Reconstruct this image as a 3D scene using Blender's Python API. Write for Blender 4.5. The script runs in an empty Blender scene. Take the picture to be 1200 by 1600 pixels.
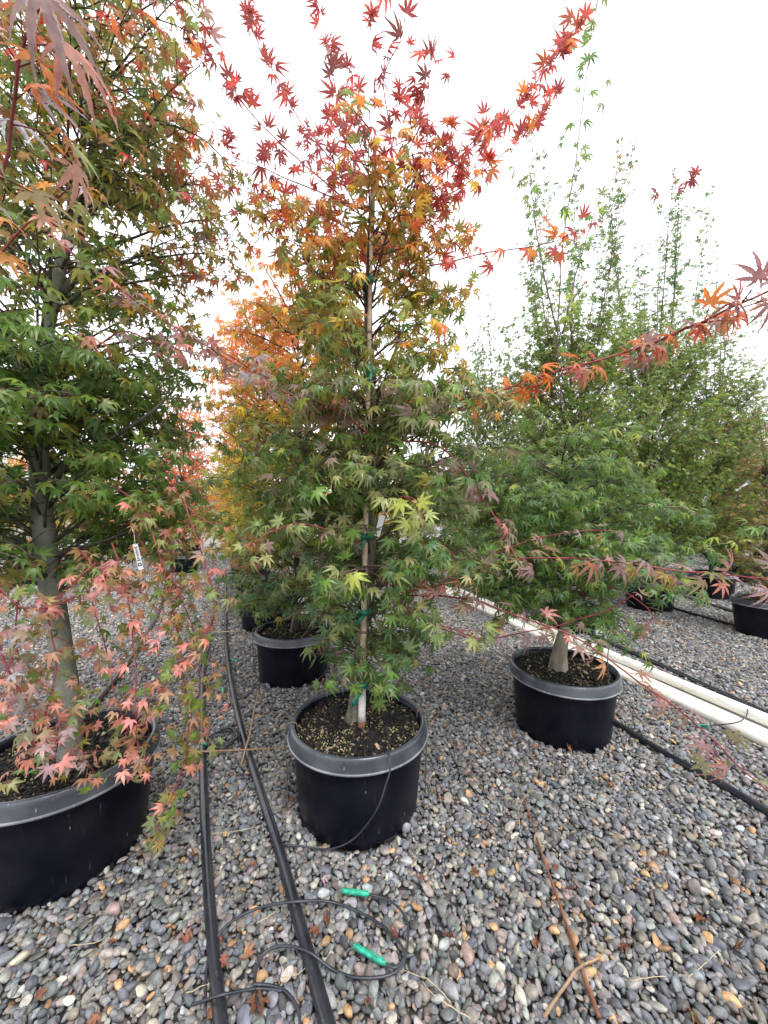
import bpy, math, random
import numpy as np
from mathutils import Vector, Matrix

random.seed(11)
rng = np.random.default_rng(11)
sc = bpy.context.scene
COL = sc.collection
CAMH = 1.2
RAD = math.radians

# ------------------------------------------------------------------ camera
cam_d = bpy.data.cameras.new('camera')
cam = bpy.data.objects.new('camera', cam_d)
COL.objects.link(cam)
cam.location = (0, 0, CAMH)
cam.rotation_euler = (RAD(90), 0, 0)
cam_d.sensor_fit = 'HORIZONTAL'
cam_d.sensor_width = 36.0
cam_d.lens = 18.0
cam_d.clip_start = 0.02
cam_d.clip_end = 3000
sc.camera = cam

# ------------------------------------------------------------------ world (overcast)
SUN_EL, SUN_AZ = RAD(58), RAD(150)
w = bpy.data.worlds.new('World')
sc.world = w
w.use_nodes = True
nt = w.node_tree
bg = nt.nodes['Background']
sky = nt.nodes.new('ShaderNodeTexSky')
sky.sky_type = 'NISHITA'
sky.sun_disc = False
sky.sun_elevation = SUN_EL
sky.sun_rotation = SUN_AZ
sky.dust_density = 6.0
bw = nt.nodes.new('ShaderNodeRGBToBW')
nt.links.new(sky.outputs['Color'], bw.inputs[0])
mx = nt.nodes.new('ShaderNodeMix')
mx.data_type = 'RGBA'
mx.inputs[0].default_value = 0.88
mx.inputs[7].default_value = (11.3, 11.6, 12.2, 1)
nt.links.new(bw.outputs[0], mx.inputs[6])
nt.links.new(mx.outputs[2], bg.inputs['Color'])
bg.inputs['Strength'].default_value = 0.11

sun_d = bpy.data.lights.new('sun', 'SUN')
sun_d.energy = 1.5
sun_d.angle = RAD(18)
sun_d.color = (1.0, 0.985, 0.96)
sun = bpy.data.objects.new('sun', sun_d)
COL.objects.link(sun)
# light comes from behind-right of the camera, high
sd = Vector((math.cos(SUN_EL) * 0.45, -math.cos(SUN_EL) * 0.89, math.sin(SUN_EL)))
sun.rotation_euler = sd.to_track_quat('Z', 'Y').to_euler()

sc.view_settings.view_transform = 'Standard'
sc.view_settings.look = 'None'
sc.view_settings.gamma = 1.0
sc.view_settings.exposure = 0.95
sc.view_settings.use_curve_mapping = False
sc.render.engine = 'CYCLES'
sc.cycles.use_denoising = True
sc.cycles.max_bounces = 7
sc.cycles.diffuse_bounces = 3
sc.cycles.transmission_bounces = 4
sc.cycles.glossy_bounces = 3
sc.cycles.caustics_reflective = False
sc.cycles.caustics_refractive = False


# ------------------------------------------------------------------ helpers
def pix(px, py, d):
    """direction of a photograph pixel, taken at depth d metres"""
    return np.array([(px - 600) / 600 * d, d, CAMH - (py - 800) / 600 * d])


def gpix(px, py, z=0.0):
    d = 600 * (CAMH - z) / (py - 800)
    return np.array([(px - 600) / 600 * d, d, z])


def link(o, parent=None):
    COL.objects.link(o)
    if parent is not None:
        o.parent = parent
    return o


def tag(o, label=None, cat=None, group=None, kind=None):
    if label: o['label'] = label
    if cat: o['category'] = cat
    if group: o['group'] = group
    if kind: o['kind'] = kind
    return o


def empty(name, loc=(0, 0, 0), rz=0.0):
    o = bpy.data.objects.new(name, None)
    o.empty_display_size = 0.1
    o.location = loc
    o.rotation_euler = (0, 0, rz)
    return link(o)


def mesh(name, V, F, mat=None, smooth=True):
    me = bpy.data.meshes.new(name)
    me.from_pydata([tuple(v) for v in V], [], [tuple(f) for f in F])
    if smooth:
        me.polygons.foreach_set('use_smooth', [True] * len(me.polygons))
    if mat: me.materials.append(mat)
    me.update()
    return me


def obj(name, me, parent=None, loc=(0, 0, 0)):
    o = bpy.data.objects.new(name, me)
    o.location = loc
    return link(o, parent)


def tri_mesh(name, V, T, mat, tint=None, uv=None, smooth=False):
    """fast triangle mesh out of numpy arrays"""
    me = bpy.data.meshes.new(name)
    nv, nf = len(V), len(T)
    me.vertices.add(nv)
    me.vertices.foreach_set('co', np.ascontiguousarray(V, np.float32).ravel())
    me.loops.add(nf * 3)
    me.loops.foreach_set('vertex_index', np.ascontiguousarray(T, np.int32).ravel())
    me.polygons.add(nf)
    me.polygons.foreach_set('loop_start', np.arange(0, nf * 3, 3, dtype=np.int32))
    if smooth:
        me.polygons.foreach_set('use_smooth', np.ones(nf, bool))
    if tint is not None:
        a = me.attributes.new('tint', 'FLOAT_COLOR', 'POINT')
        c = np.ones((nv, 4), np.float32)
        c[:, :3] = tint
        a.data.foreach_set('color', c.ravel())
    if uv is not None:
        a = me.attributes.new('leafuv', 'FLOAT_VECTOR', 'POINT')
        u3 = np.zeros((nv, 3), np.float32)
        u3[:, :2] = uv
        a.data.foreach_set('vector', u3.ravel())
    me.materials.append(mat)
    me.update(calc_edges=True)
    me.validate()
    return me


def catmull(P, n):
    P = np.asarray(P, float)
    if len(P) < 3:
        t = np.linspace(0, 1, n)[:, None]
        return P[0] * (1 - t) + P[-1] * t
    Q = np.vstack([2 * P[0] - P[1], P, 2 * P[-1] - P[-2]])
    k = len(P) - 1
    out = []
    for u in np.linspace(0, k, n):
        i = min(int(u), k - 1)
        t = u - i
        a, b, c, d = Q[i], Q[i + 1], Q[i + 2], Q[i + 3]
        out.append(0.5 * (2 * b + (c - a) * t + (2 * a - 5 * b + 4 * c - d) * t * t + (3 * b - a - 3 * c + d) * t ** 3))
    return np.array(out)


def tube(P, R, sides=6, cap=True):
    """swept tube -> verts, faces"""
    P = np.asarray(P, float)
    n = len(P)
    R = np.full(n, R, float) if np.isscalar(R) else np.asarray(R, float)
    T = np.gradient(P, axis=0)
    T /= np.linalg.norm(T, axis=1)[:, None] + 1e-12
    ref = np.array([0, 0, 1.0]) if abs(T[0][2]) < 0.9 else np.array([1.0, 0, 0])
    N = np.cross(T[0], ref)
    N /= np.linalg.norm(N)
    ang = np.arange(sides) * 2 * math.pi / sides
    ca, sa = np.cos(ang)[:, None], np.sin(ang)[:, None]
    V = np.zeros((n * sides, 3))
    for i in range(n):
        N = N - T[i] * np.dot(N, T[i])
        N /= np.linalg.norm(N) + 1e-12
        B = np.cross(T[i], N)
        V[i * sides:(i + 1) * sides] = P[i] + R[i] * (ca * N + sa * B)
    F = []
    for i in range(n - 1):
        for j in range(sides):
            k = (j + 1) % sides
            F.append((i * sides + j, i * sides + k, (i + 1) * sides + k, (i + 1) * sides + j))
    if cap:
        F.append(tuple(range(sides - 1, -1, -1)))
        F.append(tuple(range((n - 1) * sides, n * sides)))
    return V, F


def merge(parts):
    V, F, o = [], [], 0
    for v, f in parts:
        V.append(np.asarray(v))
        F += [tuple(i + o for i in q) for q in f]
        o += len(v)
    return np.vstack(V), F


def lathe(prof, seg=48, wob=None):
    V, F = [], []
    n = len(prof)
    for j in range(seg):
        a = 2 * math.pi * j / seg
        for r, z in prof:
            V.append((r * math.cos(a), r * math.sin(a), z))
    for j in range(seg):
        k = (j + 1) % seg
        for i in range(n - 1):
            F.append((j * n + i, k * n + i, k * n + i + 1, j * n + i + 1))
    return np.array(V), F


def boxvf(c, s, R=None):
    V = np.array([[x, y, z] for x in (-.5, .5) for y in (-.5, .5) for z in (-.5, .5)]) * np.array(s)
    if R is not None: V = V @ R.T
    V = V + np.array(c)
    return V, [(0, 1, 3, 2), (4, 6, 7, 5), (0, 4, 5, 1), (2, 3, 7, 6), (0, 2, 6, 4), (1, 5, 7, 3)]


# ------------------------------------------------------------------ materials
def new_mat(name):
    m = bpy.data.materials.new(name)
    m.use_nodes = True
    t = m.node_tree
    return m, t, t.nodes['Principled BSDF'], t.nodes['Material Output']


def N(t, kind, **kw):
    n = t.nodes.new(kind)
    for k, v in kw.items():
        setattr(n, k, v)
    return n


def ramp(t, stops, fac=None):
    r = N(t, 'ShaderNodeValToRGB')
    e = r.color_ramp.elements
    while len(e) < len(stops): e.new(0.5)
    for q, (p, c) in zip(e, stops):
        q.position = p
        q.color = (*c, 1) if len(c) == 3 else c
    if fac is not None: t.links.new(fac, r.inputs[0])
    return r


def noise(t, scale, detail=3, coord='Object', vec_scale=None):
    tc = N(t, 'ShaderNodeTexCoord')
    n = N(t, 'ShaderNodeTexNoise')
    n.inputs['Scale'].default_value = scale
    n.inputs['Detail'].default_value = detail
    src = tc.outputs[coord]
    if vec_scale:
        mp = N(t, 'ShaderNodeMapping')
        mp.inputs['Scale'].default_value = vec_scale
        t.links.new(src, mp.inputs[0])
        src = mp.outputs[0]
    t.links.new(src, n.inputs['Vector'])
    return n


def bump(t, bs, height, strength=0.3, dist=0.01):
    b = N(t, 'ShaderNodeBump')
    b.inputs['Strength'].default_value = strength
    b.inputs['Distance'].default_value = dist
    t.links.new(height, b.inputs['Height'])
    t.links.new(b.outputs[0], bs.inputs['Normal'])
    return b


def mixrgb(t, a, b, fac, blend='MIX'):
    m = N(t, 'ShaderNodeMix', data_type='RGBA', blend_type=blend)
    for s, v in ((0, fac), (6, a), (7, b)):
        if isinstance(v, (int, float)): m.inputs[s].default_value = v
        elif isinstance(v, tuple): m.inputs[s].default_value = (*v, 1)
        else: t.links.new(v, m.inputs[s])
    return m.outputs[2]


def mathn(t, op, a, b=None):
    m = N(t, 'ShaderNodeMath', operation=op)
    for i, v in enumerate((a, b)):
        if v is None: continue
        if isinstance(v, (int, float)): m.inputs[i].default_value = v
        else: t.links.new(v, m.inputs[i])
    return m.outputs[0]


def leaf_mat(name, source, trans=0.50, petiole=(0.22, 0.035, 0.03), rough=0.36):
    m, t, bs, out = new_mat(name)
    if source == 'obj':
        col = N(t, 'ShaderNodeObjectInfo').outputs['Color']
    else:
        col = N(t, 'ShaderNodeAttribute', attribute_name='tint').outputs['Color']
    uv = N(t, 'ShaderNodeAttribute', attribute_name='leafuv')
    sep = N(t, 'ShaderNodeSeparateXYZ')
    t.links.new(uv.outputs['Vector'], sep.inputs[0])
    u, v = sep.outputs[0], sep.outputs[1]
    # fine mottling
    geo = N(t, 'ShaderNodeNewGeometry')
    nz = N(t, 'ShaderNodeTexNoise')
    nz.inputs['Scale'].default_value = 55
    nz.inputs['Detail'].default_value = 2
    t.links.new(geo.outputs['Position'], nz.inputs['Vector'])
    mot = ramp(t, [(0.3, (0.72, 0.72, 0.72)), (0.7, (1.25, 1.25, 1.25))], nz.outputs['Fac'])
    c = mixrgb(t, col, mot.outputs[0], 1.0, 'MULTIPLY')
    # lobe edges a touch redder, veins a touch paler
    edge = ramp(t, [(0.55, (1, 1, 1)), (1.0, (1.22, 0.86, 0.80))], v)
    c = mixrgb(t, c, edge.outputs[0], 1.0, 'MULTIPLY')
    vein = ramp(t, [(0.0, (1, 1, 1)), (0.14, (0, 0, 0))], v)
    pale = mixrgb(t, c, (0.35, 0.33, 0.2), 0.25)
    c = mixrgb(t, c, pale, vein.outputs[0])
    # underside is paler
    under = mixrgb(t, c, (0.22, 0.23, 0.16), 0.14)
    c = mixrgb(t, c, under, geo.outputs['Backfacing'])
    isp = mathn(t, 'LESS_THAN', u, -0.001)
    c = mixrgb(t, c, petiole, isp)
    t.links.new(c, bs.inputs['Base Color'])
    bs.inputs['Roughness'].default_value = rough
    bs.inputs['Specular IOR Level'].default_value = 0.5
    tr = N(t, 'ShaderNodeBsdfTranslucent')
    g = N(t, 'ShaderNodeGamma')
    g.inputs[1].default_value = 0.82
    t.links.new(c, g.inputs[0])
    t.links.new(g.outputs[0], tr.inputs['Color'])
    mx = N(t, 'ShaderNodeMixShader')
    mx.inputs[0].default_value = trans
    t.links.new(bs.outputs[0], mx.inputs[1])
    t.links.new(tr.outputs[0], mx.inputs[2])
    t.links.new(mx.outputs[0], out.inputs['Surface'])
    return m


def bark_mat(name, c1, c2, c3, scale=30, bstr=0.5):
    m, t, bs, out = new_mat(name)
    n1 = noise(t, scale, 5, vec_scale=(1, 1, 0.35))
    n2 = noise(t, 9, 3)
    r = ramp(t, [(0.3, c1), (0.5, c2), (0.72, c3)], n1.outputs['Fac'])
    r2 = ramp(t, [(0.35, (0.65, 0.7, 0.6)), (0.7, (1.15, 1.12, 1.1))], n2.outputs['Fac'])
    c = mixrgb(t, r.outputs[0], r2.outputs[0], 1.0, 'MULTIPLY')
    t.links.new(c, bs.inputs['Base Color'])
    bs.inputs['Roughness'].default_value = 0.8
    n3 = noise(t, 60, 4, vec_scale=(1, 1, 2.2))
    bump(t, bs, n3.outputs['Fac'], bstr, 0.006)
    return m


def plain_mat(name, c, rough=0.5, var=0.25, scale=25, spec=0.5, bstr=0.15):
    m, t, bs, out = new_mat(name)
    n1 = noise(t, scale, 4)
    lo = tuple(x * (1 - var) for x in c)
    hi = tuple(min(1, x * (1 + var)) for x in c)
    r = ramp(t, [(0.3, lo), (0.7, hi)], n1.outputs['Fac'])
    t.links.new(r.outputs[0], bs.inputs['Base Color'])
    bs.inputs['Roughness'].default_value = rough
    bs.inputs['Specular IOR Level'].default_value = spec
    if bstr: bump(t, bs, n1.outputs['Fac'], bstr, 0.002)
    return m


def plastic_mat(name, base, dust, rough, amount, streak=True, spec=0.5, splash=False):
    """black nursery plastic with its own film of dust and scuffs"""
    m, t, bs, out = new_mat(name)
    n1 = noise(t, 7, 5)
    n2 = noise(t, 90, 3, vec_scale=(1, 1, 0.12))
    r1 = ramp(t, [(0.42, (0, 0, 0)), (0.85, (1, 1, 1))], n1.outputs['Fac'])
    r2 = ramp(t, [(0.665, (0, 0, 0)), (0.74, (1, 1, 1))], n2.outputs['Fac'])
    f = mathn(t, 'MULTIPLY', mathn(t, 'ADD', r1.outputs[0], mathn(t, 'MULTIPLY', r2.outputs[0], 1.6 if streak else 0.2)), amount)
    c = mixrgb(t, base, dust, f)
    if splash:
        n4 = noise(t, 120, 2, vec_scale=(1, 1, 0.11))
        n5 = noise(t, 6.5, 2)
        fl = ramp(t, [(0.70, (0, 0, 0)), (0.735, (1, 1, 1))], n4.outputs['Fac'])
        pt = ramp(t, [(0.56, (0, 0, 0)), (0.66, (1, 1, 1))], n5.outputs['Fac'])
        fm = mathn(t, 'MULTIPLY', fl.outputs[0], pt.outputs[0])
        c = mixrgb(t, c, (0.34, 0.31, 0.25), mathn(t, 'MULTIPLY', fm, 0.45))
    t.links.new(c, bs.inputs['Base Color'])
    bs.inputs['Specular IOR Level'].default_value = spec
    rr = ramp(t, [(0.3, (rough * .8,) * 3), (0.75, (min(1, rough * 1.35),) * 3)], n1.outputs['Fac'])
    t.links.new(rr.outputs[0], bs.inputs['Roughness'])
    n3 = noise(t, 160, 2)
    bump(t, bs, n3.outputs['Fac'], 0.08, 0.002)
    return m


def stone_mat(name, source):
    m, t, bs, out = new_mat(name)
    if source == 'obj':
        col = N(t, 'ShaderNodeObjectInfo').outputs['Color']
    else:
        col = N(t, 'ShaderNodeAttribute', attribute_name='col', attribute_type='INSTANCER').outputs['Color']
    n1 = noise(t, 1.6, 5)
    n2 = noise(t, 9, 3)
    r1 = ramp(t, [(0.3, (0.66, 0.66, 0.68)), (0.7, (1.25, 1.23, 1.2))], n1.outputs['Fac'])
    c = mixrgb(t, col, r1.outputs[0], 1.0, 'MULTIPLY')
    r2 = ramp(t, [(0.35, (0.85, 0.85, 0.85)), (0.65, (1.1, 1.1, 1.1))], n2.outputs['Fac'])
    c = mixrgb(t, c, r2.outputs[0], 1.0, 'MULTIPLY')
    t.links.new(c, bs.inputs['Base Color'])
    bs.inputs['Roughness'].default_value = 0.62
    bs.inputs['Specular IOR Level'].default_value = 0.35
    return m


M = {}
M['leaf'] = leaf_mat('maple_leaf', 'attr')
M['leaf_single'] = leaf_mat('maple_leaf_single', 'obj')
M['dry_leaf'] = leaf_mat('dry_leaf', 'obj', trans=0.12, petiole=(0.1, 0.05, 0.02), rough=0.8)
M['bark_grey'] = bark_mat('grey_bark', (0.10, 0.105, 0.085), (0.17, 0.17, 0.145), (0.25, 0.245, 0.21), 22, 0.35)
M['bark_brown'] = bark_mat('brown_bark', (0.07, 0.058, 0.045), (0.16, 0.135, 0.11), (0.27, 0.235, 0.195), 45, 0.8)
M['bark_dark'] = bark_mat('dark_bark', (0.04, 0.035, 0.028), (0.075, 0.065, 0.05), (0.12, 0.105, 0.085), 40, 0.4)
M['bark_tan'] = bark_mat('tan_bark', (0.16, 0.13, 0.10), (0.28, 0.235, 0.19), (0.40, 0.345, 0.28), 26, 0.4)
M['shoot_red'] = plain_mat('red_shoot', (0.20, 0.028, 0.032), 0.45, 0.35)
M['shoot_brown'] = plain_mat('brown_shoot', (0.085, 0.052, 0.04), 0.6, 0.3)
M['shoot_green'] = plain_mat('green_shoot', (0.16, 0.17, 0.05), 0.5, 0.3)
M['pot'] = plastic_mat('black_pot_plastic', (0.0026, 0.0036, 0.0075), (0.05, 0.052, 0.058), 0.33, 0.20, spec=0.17, splash=True)
M['pot_rim'] = plastic_mat('dusty_pot_rim', (0.030, 0.035, 0.045), (0.20, 0.215, 0.235), 0.30, 0.5)
M['pot_lip'] = plastic_mat('worn_pot_lip', (0.13, 0.14, 0.155), (0.42, 0.44, 0.46), 0.45, 0.8)
M['hose'] = plastic_mat('black_hose', (0.012, 0.014, 0.019), (0.09, 0.09, 0.09), 0.28, 0.35)
M['thin_hose'] = plastic_mat('thin_black_tube', (0.016, 0.019, 0.026), (0.10, 0.105, 0.12), 0.4, 0.5)
m, t, bs, out = new_mat('white_pvc')
n1 = noise(t, 3.5, 6)
n2 = noise(t, 40, 4, vec_scale=(1, .25, 1))
r1 = ramp(t, [(0.35, (0.80, 0.785, 0.74)), (0.58, (0.74, 0.71, 0.63)), (0.75, (0.55, 0.50, 0.41))], n1.outputs['Fac'])
r2 = ramp(t, [(0.55, (1, 1, 1)), (0.75, (0.62, 0.57, 0.50))], n2.outputs['Fac'])
t.links.new(mixrgb(t, r1.outputs[0], r2.outputs[0], 1.0, 'MULTIPLY'), bs.inputs['Base Color'])
bs.inputs['Roughness'].default_value = 0.45
M['pvc'] = m
M['cane'] = plain_mat('bamboo_cane', (0.50, 0.39, 0.28), 0.5, 0.3, 30)
M['cane_node'] = plain_mat('bamboo_node', (0.22, 0.15, 0.10), 0.6, 0.3, 30)
M['white_paint'] = plain_mat('white_paint_worn', (0.62, 0.60, 0.56), 0.7, 0.2, 50)
M['cut_wood'] = plain_mat('cut_wood', (0.20, 0.085, 0.035), 0.8, 0.4, 60)
M['tie'] = plain_mat('green_tie_tape', (0.004, 0.17, 0.105), 0.3, 0.3, 40)
M['emitter'] = plain_mat('green_emitter', (0.018, 0.30, 0.19), 0.4, 0.45, 90)
M['paper'] = plain_mat('white_label_card', (0.72, 0.73, 0.74), 0.5, 0.06, 20, 0.4, 0)
M['ink'] = plain_mat('black_print', (0.02, 0.02, 0.022), 0.6, 0.1, 20, 0.3, 0)
M['wire'] = plain_mat('rusty_wire', (0.10, 0.085, 0.07), 0.6, 0.4, 80)
M['straw'] = plain_mat('dry_straw', (0.42, 0.34, 0.21), 0.7, 0.3, 40)
M['twig_red'] = plain_mat('red_brown_twig', (0.17, 0.065, 0.03), 0.65, 0.4, 40)
M['twig_tan'] = plain_mat('tan_stick', (0.27, 0.17, 0.10), 0.7, 0.35, 40)
M['chip'] = None

# soil
m, t, bs, out = new_mat('potting_soil')
n1 = noise(t, 55, 6)
r = ramp(t, [(0.35, (0.004, 0.003, 0.002)), (0.55, (0.010, 0.007, 0.005)), (0.75, (0.03, 0.02, 0.013))], n1.outputs['Fac'])
t.links.new(r.outputs[0], bs.inputs['Base Color'])
bs.inputs['Roughness'].default_value = 0.95
bump(t, bs, n1.outputs['Fac'], 1.0, 0.02)
M['soil'] = m
m, t, bs, out = new_mat('bark_chips')
a = N(t, 'ShaderNodeAttribute', attribute_name='tint')
t.links.new(a.outputs['Color'], bs.inputs['Base Color'])
bs.inputs['Roughness'].default_value = 0.85
M['chip'] = m

M['stone'] = stone_mat('pebble_scattered', 'inst')
M['stone_single'] = stone_mat('pebble_single', 'obj')

# ground sheet: gravel too far to pick apart
m, t, bs, out = new_mat('gravel_ground')
tc = N(t, 'ShaderNodeTexCoord')
vo = N(t, 'ShaderNodeTexVoronoi')
vo.inputs['Scale'].default_value = 36
t.links.new(tc.outputs['Object'], vo.inputs['Vector'])
sepc = N(t, 'ShaderNodeSeparateColor')
t.links.new(vo.outputs['Color'], sepc.inputs[0])
r = ramp(t, [(0.0, (0.10, 0.10, 0.11)), (0.3, (0.19, 0.185, 0.18)), (0.55, (0.25, 0.23, 0.21)), (0.8, (0.30, 0.25, 0.20)), (1.0, (0.38, 0.36, 0.33))], sepc.outputs[0])
dk = ramp(t, [(0.0, (1, 1, 1)), (0.55, (0.95, 0.95, 0.95)), (0.9, (0.3, 0.3, 0.3))], vo.outputs['Distance'])
c = mixrgb(t, r.outputs[0], dk.outputs[0], 1.0, 'MULTIPLY')
t.links.new(c, bs.inputs['Base Color'])
bs.inputs['Roughness'].default_value = 0.75
inv = mathn(t, 'SUBTRACT', 1.0, vo.outputs['Distance'])
bump(t, bs, inv, 0.9, 0.02)
M['ground'] = m

# ------------------------------------------------------------------ setting: ground, far hills
S = 900
nx = 60
g = mesh('gravel_ground', [(-S, -S, 0), (S, -S, 0), (S, S, 0), (-S, S, 0)], [(0, 1, 2, 3)], M['ground'], False)
ground = tag(obj('gravel_ground', g), 'grey river gravel covering the nursery yard', 'ground', kind='structure')

m, t, bs, out = new_mat('wooded_hill')
n1 = noise(t, 0.12, 6)
r = ramp(t, [(0.3, (0.05, 0.075, 0.075)), (0.7, (0.10, 0.13, 0.12))], n1.outputs['Fac'])
t.links.new(r.outputs[0], bs.inputs['Base Color'])
bs.inputs['Roughness'].default_value = 0.95
hv, hf = [], []
nh = 140
for i in range(nh + 1):
    x = -700 + 1400 * i / nh
    h = 26 + 10 * math.sin(x * 0.011) + 7 * math.sin(x * 0.027 + 1) + 2.5 * math.sin(x * 0.11) + random.uniform(-.6, .6)
    hv += [(x, 420, -1), (x, 500, h), (x, 640, -1)]
for i in range(nh):
    b = i * 3
    hf += [(b, b + 3, b + 4, b + 1), (b + 1, b + 4, b + 5, b + 2)]
tag(obj('far_hills', mesh('far_hills', hv, hf, m)), 'low wooded hills far behind the nursery', 'hills', kind='structure')

# ------------------------------------------------------------------ pebbles
protos = bpy.data.collections.new('pebble_shapes')


def pebble_mesh(k, sub=2):
    import bmesh
    bm = bmesh.new()
    bmesh.ops.create_icosphere(bm, subdivisions=sub, radius=1)
    r = random.Random(k)
    a = [Vector((r.uniform(-1, 1), r.uniform(-1, 1), r.uniform(-1, 1))).normalized() for _ in range(6)]
    am = [r.uniform(-.26, .20) for _ in a]
    for v in bm.verts:
        d = v.co.normalized()
        s = 1.0
        for q, w_ in zip(a, am):
            s += w_ * max(0, d.dot(q)) ** 3
        v.co = d * s
    # a couple of flattened facets
    for _ in range(6):
        q = Vector((r.uniform(-1, 1), r.uniform(-1, 1), r.uniform(-.8, .8))).normalized()
        lim = r.uniform(.55, .82)
        for v in bm.verts:
            h = v.co.dot(q)
            if h > lim: v.co -= q * (h - lim) * 0.85
    me = bpy.data.meshes.new('pebble')
    bm.to_mesh(me)
    bm.free()
    me.polygons.foreach_set('use_smooth', [True] * len(me.polygons))
    return me


NPB = 9
for k in range(NPB):
    me = pebble_mesh(k)
    me.materials.append(M['stone'])
    o = bpy.data.objects.new('pebble_shape', me)
    protos.objects.link(o)
single_pebbles = []
for k in range(NPB):
    me = pebble_mesh(k)
    me.materials.append(M['stone_single'])
    single_pebbles.append(me)

PAL = np.array([
    [.185, .190, .200], [.150, .160, .178], [.225, .222, .220], [.260, .245, .222], [.215, .188, .162],
    [.120, .125, .135], [.300, .275, .240], [.245, .190, .165], [.40, .255, .135], [.400, .370, .320],
    [.170, .180, .180], [.205, .205, .195], [.240, .200, .195], [.30, .31, .31]])
PW = np.array([14, 15, 11, 9, 8, 10, 6, 4.5, 3.2, 3.4, 10, 9, 4, 5])
PW /= PW.sum()

POTS_XY = []     # filled first so that no pebble stands inside a pot
POT_R, POT_RB, POT_H = 0.282, 0.236, 0.36
near_pots = dict(left=(-1.13, 1.37), centre=(-0.105, 1.58), right=(0.985, 2.13), second=(-0.655, 2.8),
                 third=(-1.22, 4.0), fourth=(-1.77, 5.3))


def pebble_field(y0, y1, spacing, size):
    P = []
    y = y0
    row = 0
    while y < y1:
        half = y * 1.12 + 1.0
        n = int(2 * half / spacing)
        xs = -half + (np.arange(n) + 0.5 * (row % 2)) * spacing
        P.append(np.stack([xs, np.full(n, y)], 1))
        y += spacing * 0.866
        row += 1
    P = np.vstack(P)
    P += rng.uniform(-.34, .34, P.shape) * spacing
    n = len(P)
    s = size * np.clip(np.exp(rng.normal(0, .27, n)), .5, 1.75)
    return P, s


fields = [pebble_field(0.25, 3.2, 0.0152, 0.0092), pebble_field(3.2, 6.0, 0.0195, 0.0118), pebble_field(6.0, 10.5, 0.033, 0.0180),
          # a thinner upper scatter of bigger stones
          pebble_field(0.25, 3.2, 0.031, 0.0118)]
XY = np.vstack([f[0] for f in fields])
SZ = np.concatenate([f[1] for f in fields])
top = np.concatenate([np.full(len(f[1]), 1.0 if i == 3 else 0.0) for i, f in enumerate(fields)])
keep = np.ones(len(XY), bool)
for (x, y) in near_pots.values():
    keep &= (XY[:, 0] - x) ** 2 + (XY[:, 1] - y) ** 2 > (POT_RB + 0.004) ** 2
XY, SZ, top = XY[keep], SZ[keep], top[keep]
n = len(XY)
scl = np.stack([SZ * rng.uniform(.95, 1.55, n), SZ * rng.uniform(.68, 1.05, n), SZ * rng.uniform(.42, .88, n)], 1)
und = 0.004 * np.sin(XY[:, 0] * 5 + 1) * np.sin(XY[:, 1] * 4.2) + 0.003 * np.sin(XY[:, 0] * 13 + XY[:, 1] * 9)
Z = 0.015 + und + rng.uniform(-.012, .006, n) + top * 0.007
ROT = np.stack([rng.normal(0, .42, n), rng.normal(0, .42, n), rng.uniform(0, 6.283, n)], 1)
ci = rng.choice(len(PAL), n, p=PW)
CC = PAL[ci] ** np.array([1.06]) * np.array([1.10, 1.09, 1.09]) * rng.uniform(.5, 1.42, (n, 1)) * rng.uniform(.95, 1.05, (n, 3))
IDX = rng.integers(0, NPB, n)
PX = 600 + 600 * XY[:, 0] / XY[:, 1]
PYY = 800 + 600 * (CAMH - Z) / XY[:, 1]
vis = (PX > 4) & (PX < 1196) & (PYY < 1597)
score = np.where(vis, scl[:, 0] * scl[:, 1] / XY[:, 1] ** 2 * (1 + 1.5 * top), 0)
big = np.argsort(-score)[:290]
for i in big:
    o = bpy.data.objects.new('pebble', single_pebbles[IDX[i]])
    o.location = (XY[i, 0], XY[i, 1], Z[i] + .003)
    o.rotation_euler = tuple(ROT[i])
    o.scale = tuple(scl[i])
    o.color = (*CC[i], 1)
    link(o, ground)
rest = np.ones(n, bool)
rest[big] = False
me = bpy.data.meshes.new('loose_gravel')
k = int(rest.sum())
me.vertices.add(k)
me.vertices.foreach_set('co', np.stack([XY[rest, 0], XY[rest, 1], Z[rest]], 1).astype(np.float32).ravel())
for nm, arr in (('rot', ROT[rest]), ('scl', scl[rest])):
    a = me.attributes.new(nm, 'FLOAT_VECTOR', 'POINT')
    a.data.foreach_set('vector', arr.astype(np.float32).ravel())
a = me.attributes.new('idx', 'INT', 'POINT')
a.data.foreach_set('value', IDX[rest].astype(np.int32))
a = me.attributes.new('col', 'FLOAT_COLOR', 'POINT')
a.data.foreach_set('color', np.hstack([CC[rest], np.ones((k, 1))]).astype(np.float32).ravel())
gravel = tag(obj('loose_gravel', me, ground), 'loose rounded grey pebbles covering the yard', kind='stuff')
ng = bpy.data.node_groups.new('scatter_pebbles', 'GeometryNodeTree')
ng.interface.new_socket('Geometry', in_out='INPUT', socket_type='NodeSocketGeometry')
ng.interface.new_socket('Geometry', in_out='OUTPUT', socket_type='NodeSocketGeometry')
gi, go = ng.nodes.new('NodeGroupInput'), ng.nodes.new('NodeGroupOutput')
iop = ng.nodes.new('GeometryNodeInstanceOnPoints')
ci_ = ng.nodes.new('GeometryNodeCollectionInfo')
ci_.inputs['Collection'].default_value = protos
ci_.inputs['Separate Children'].default_value = True
ci_.inputs['Reset Children'].default_value = True
iop.inputs['Pick Instance'].default_value = True


def named(nm, dt):
    q = ng.nodes.new('GeometryNodeInputNamedAttribute')
    q.data_type = dt
    q.inputs['Name'].default_value = nm
    return q.outputs['Attribute']


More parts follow.
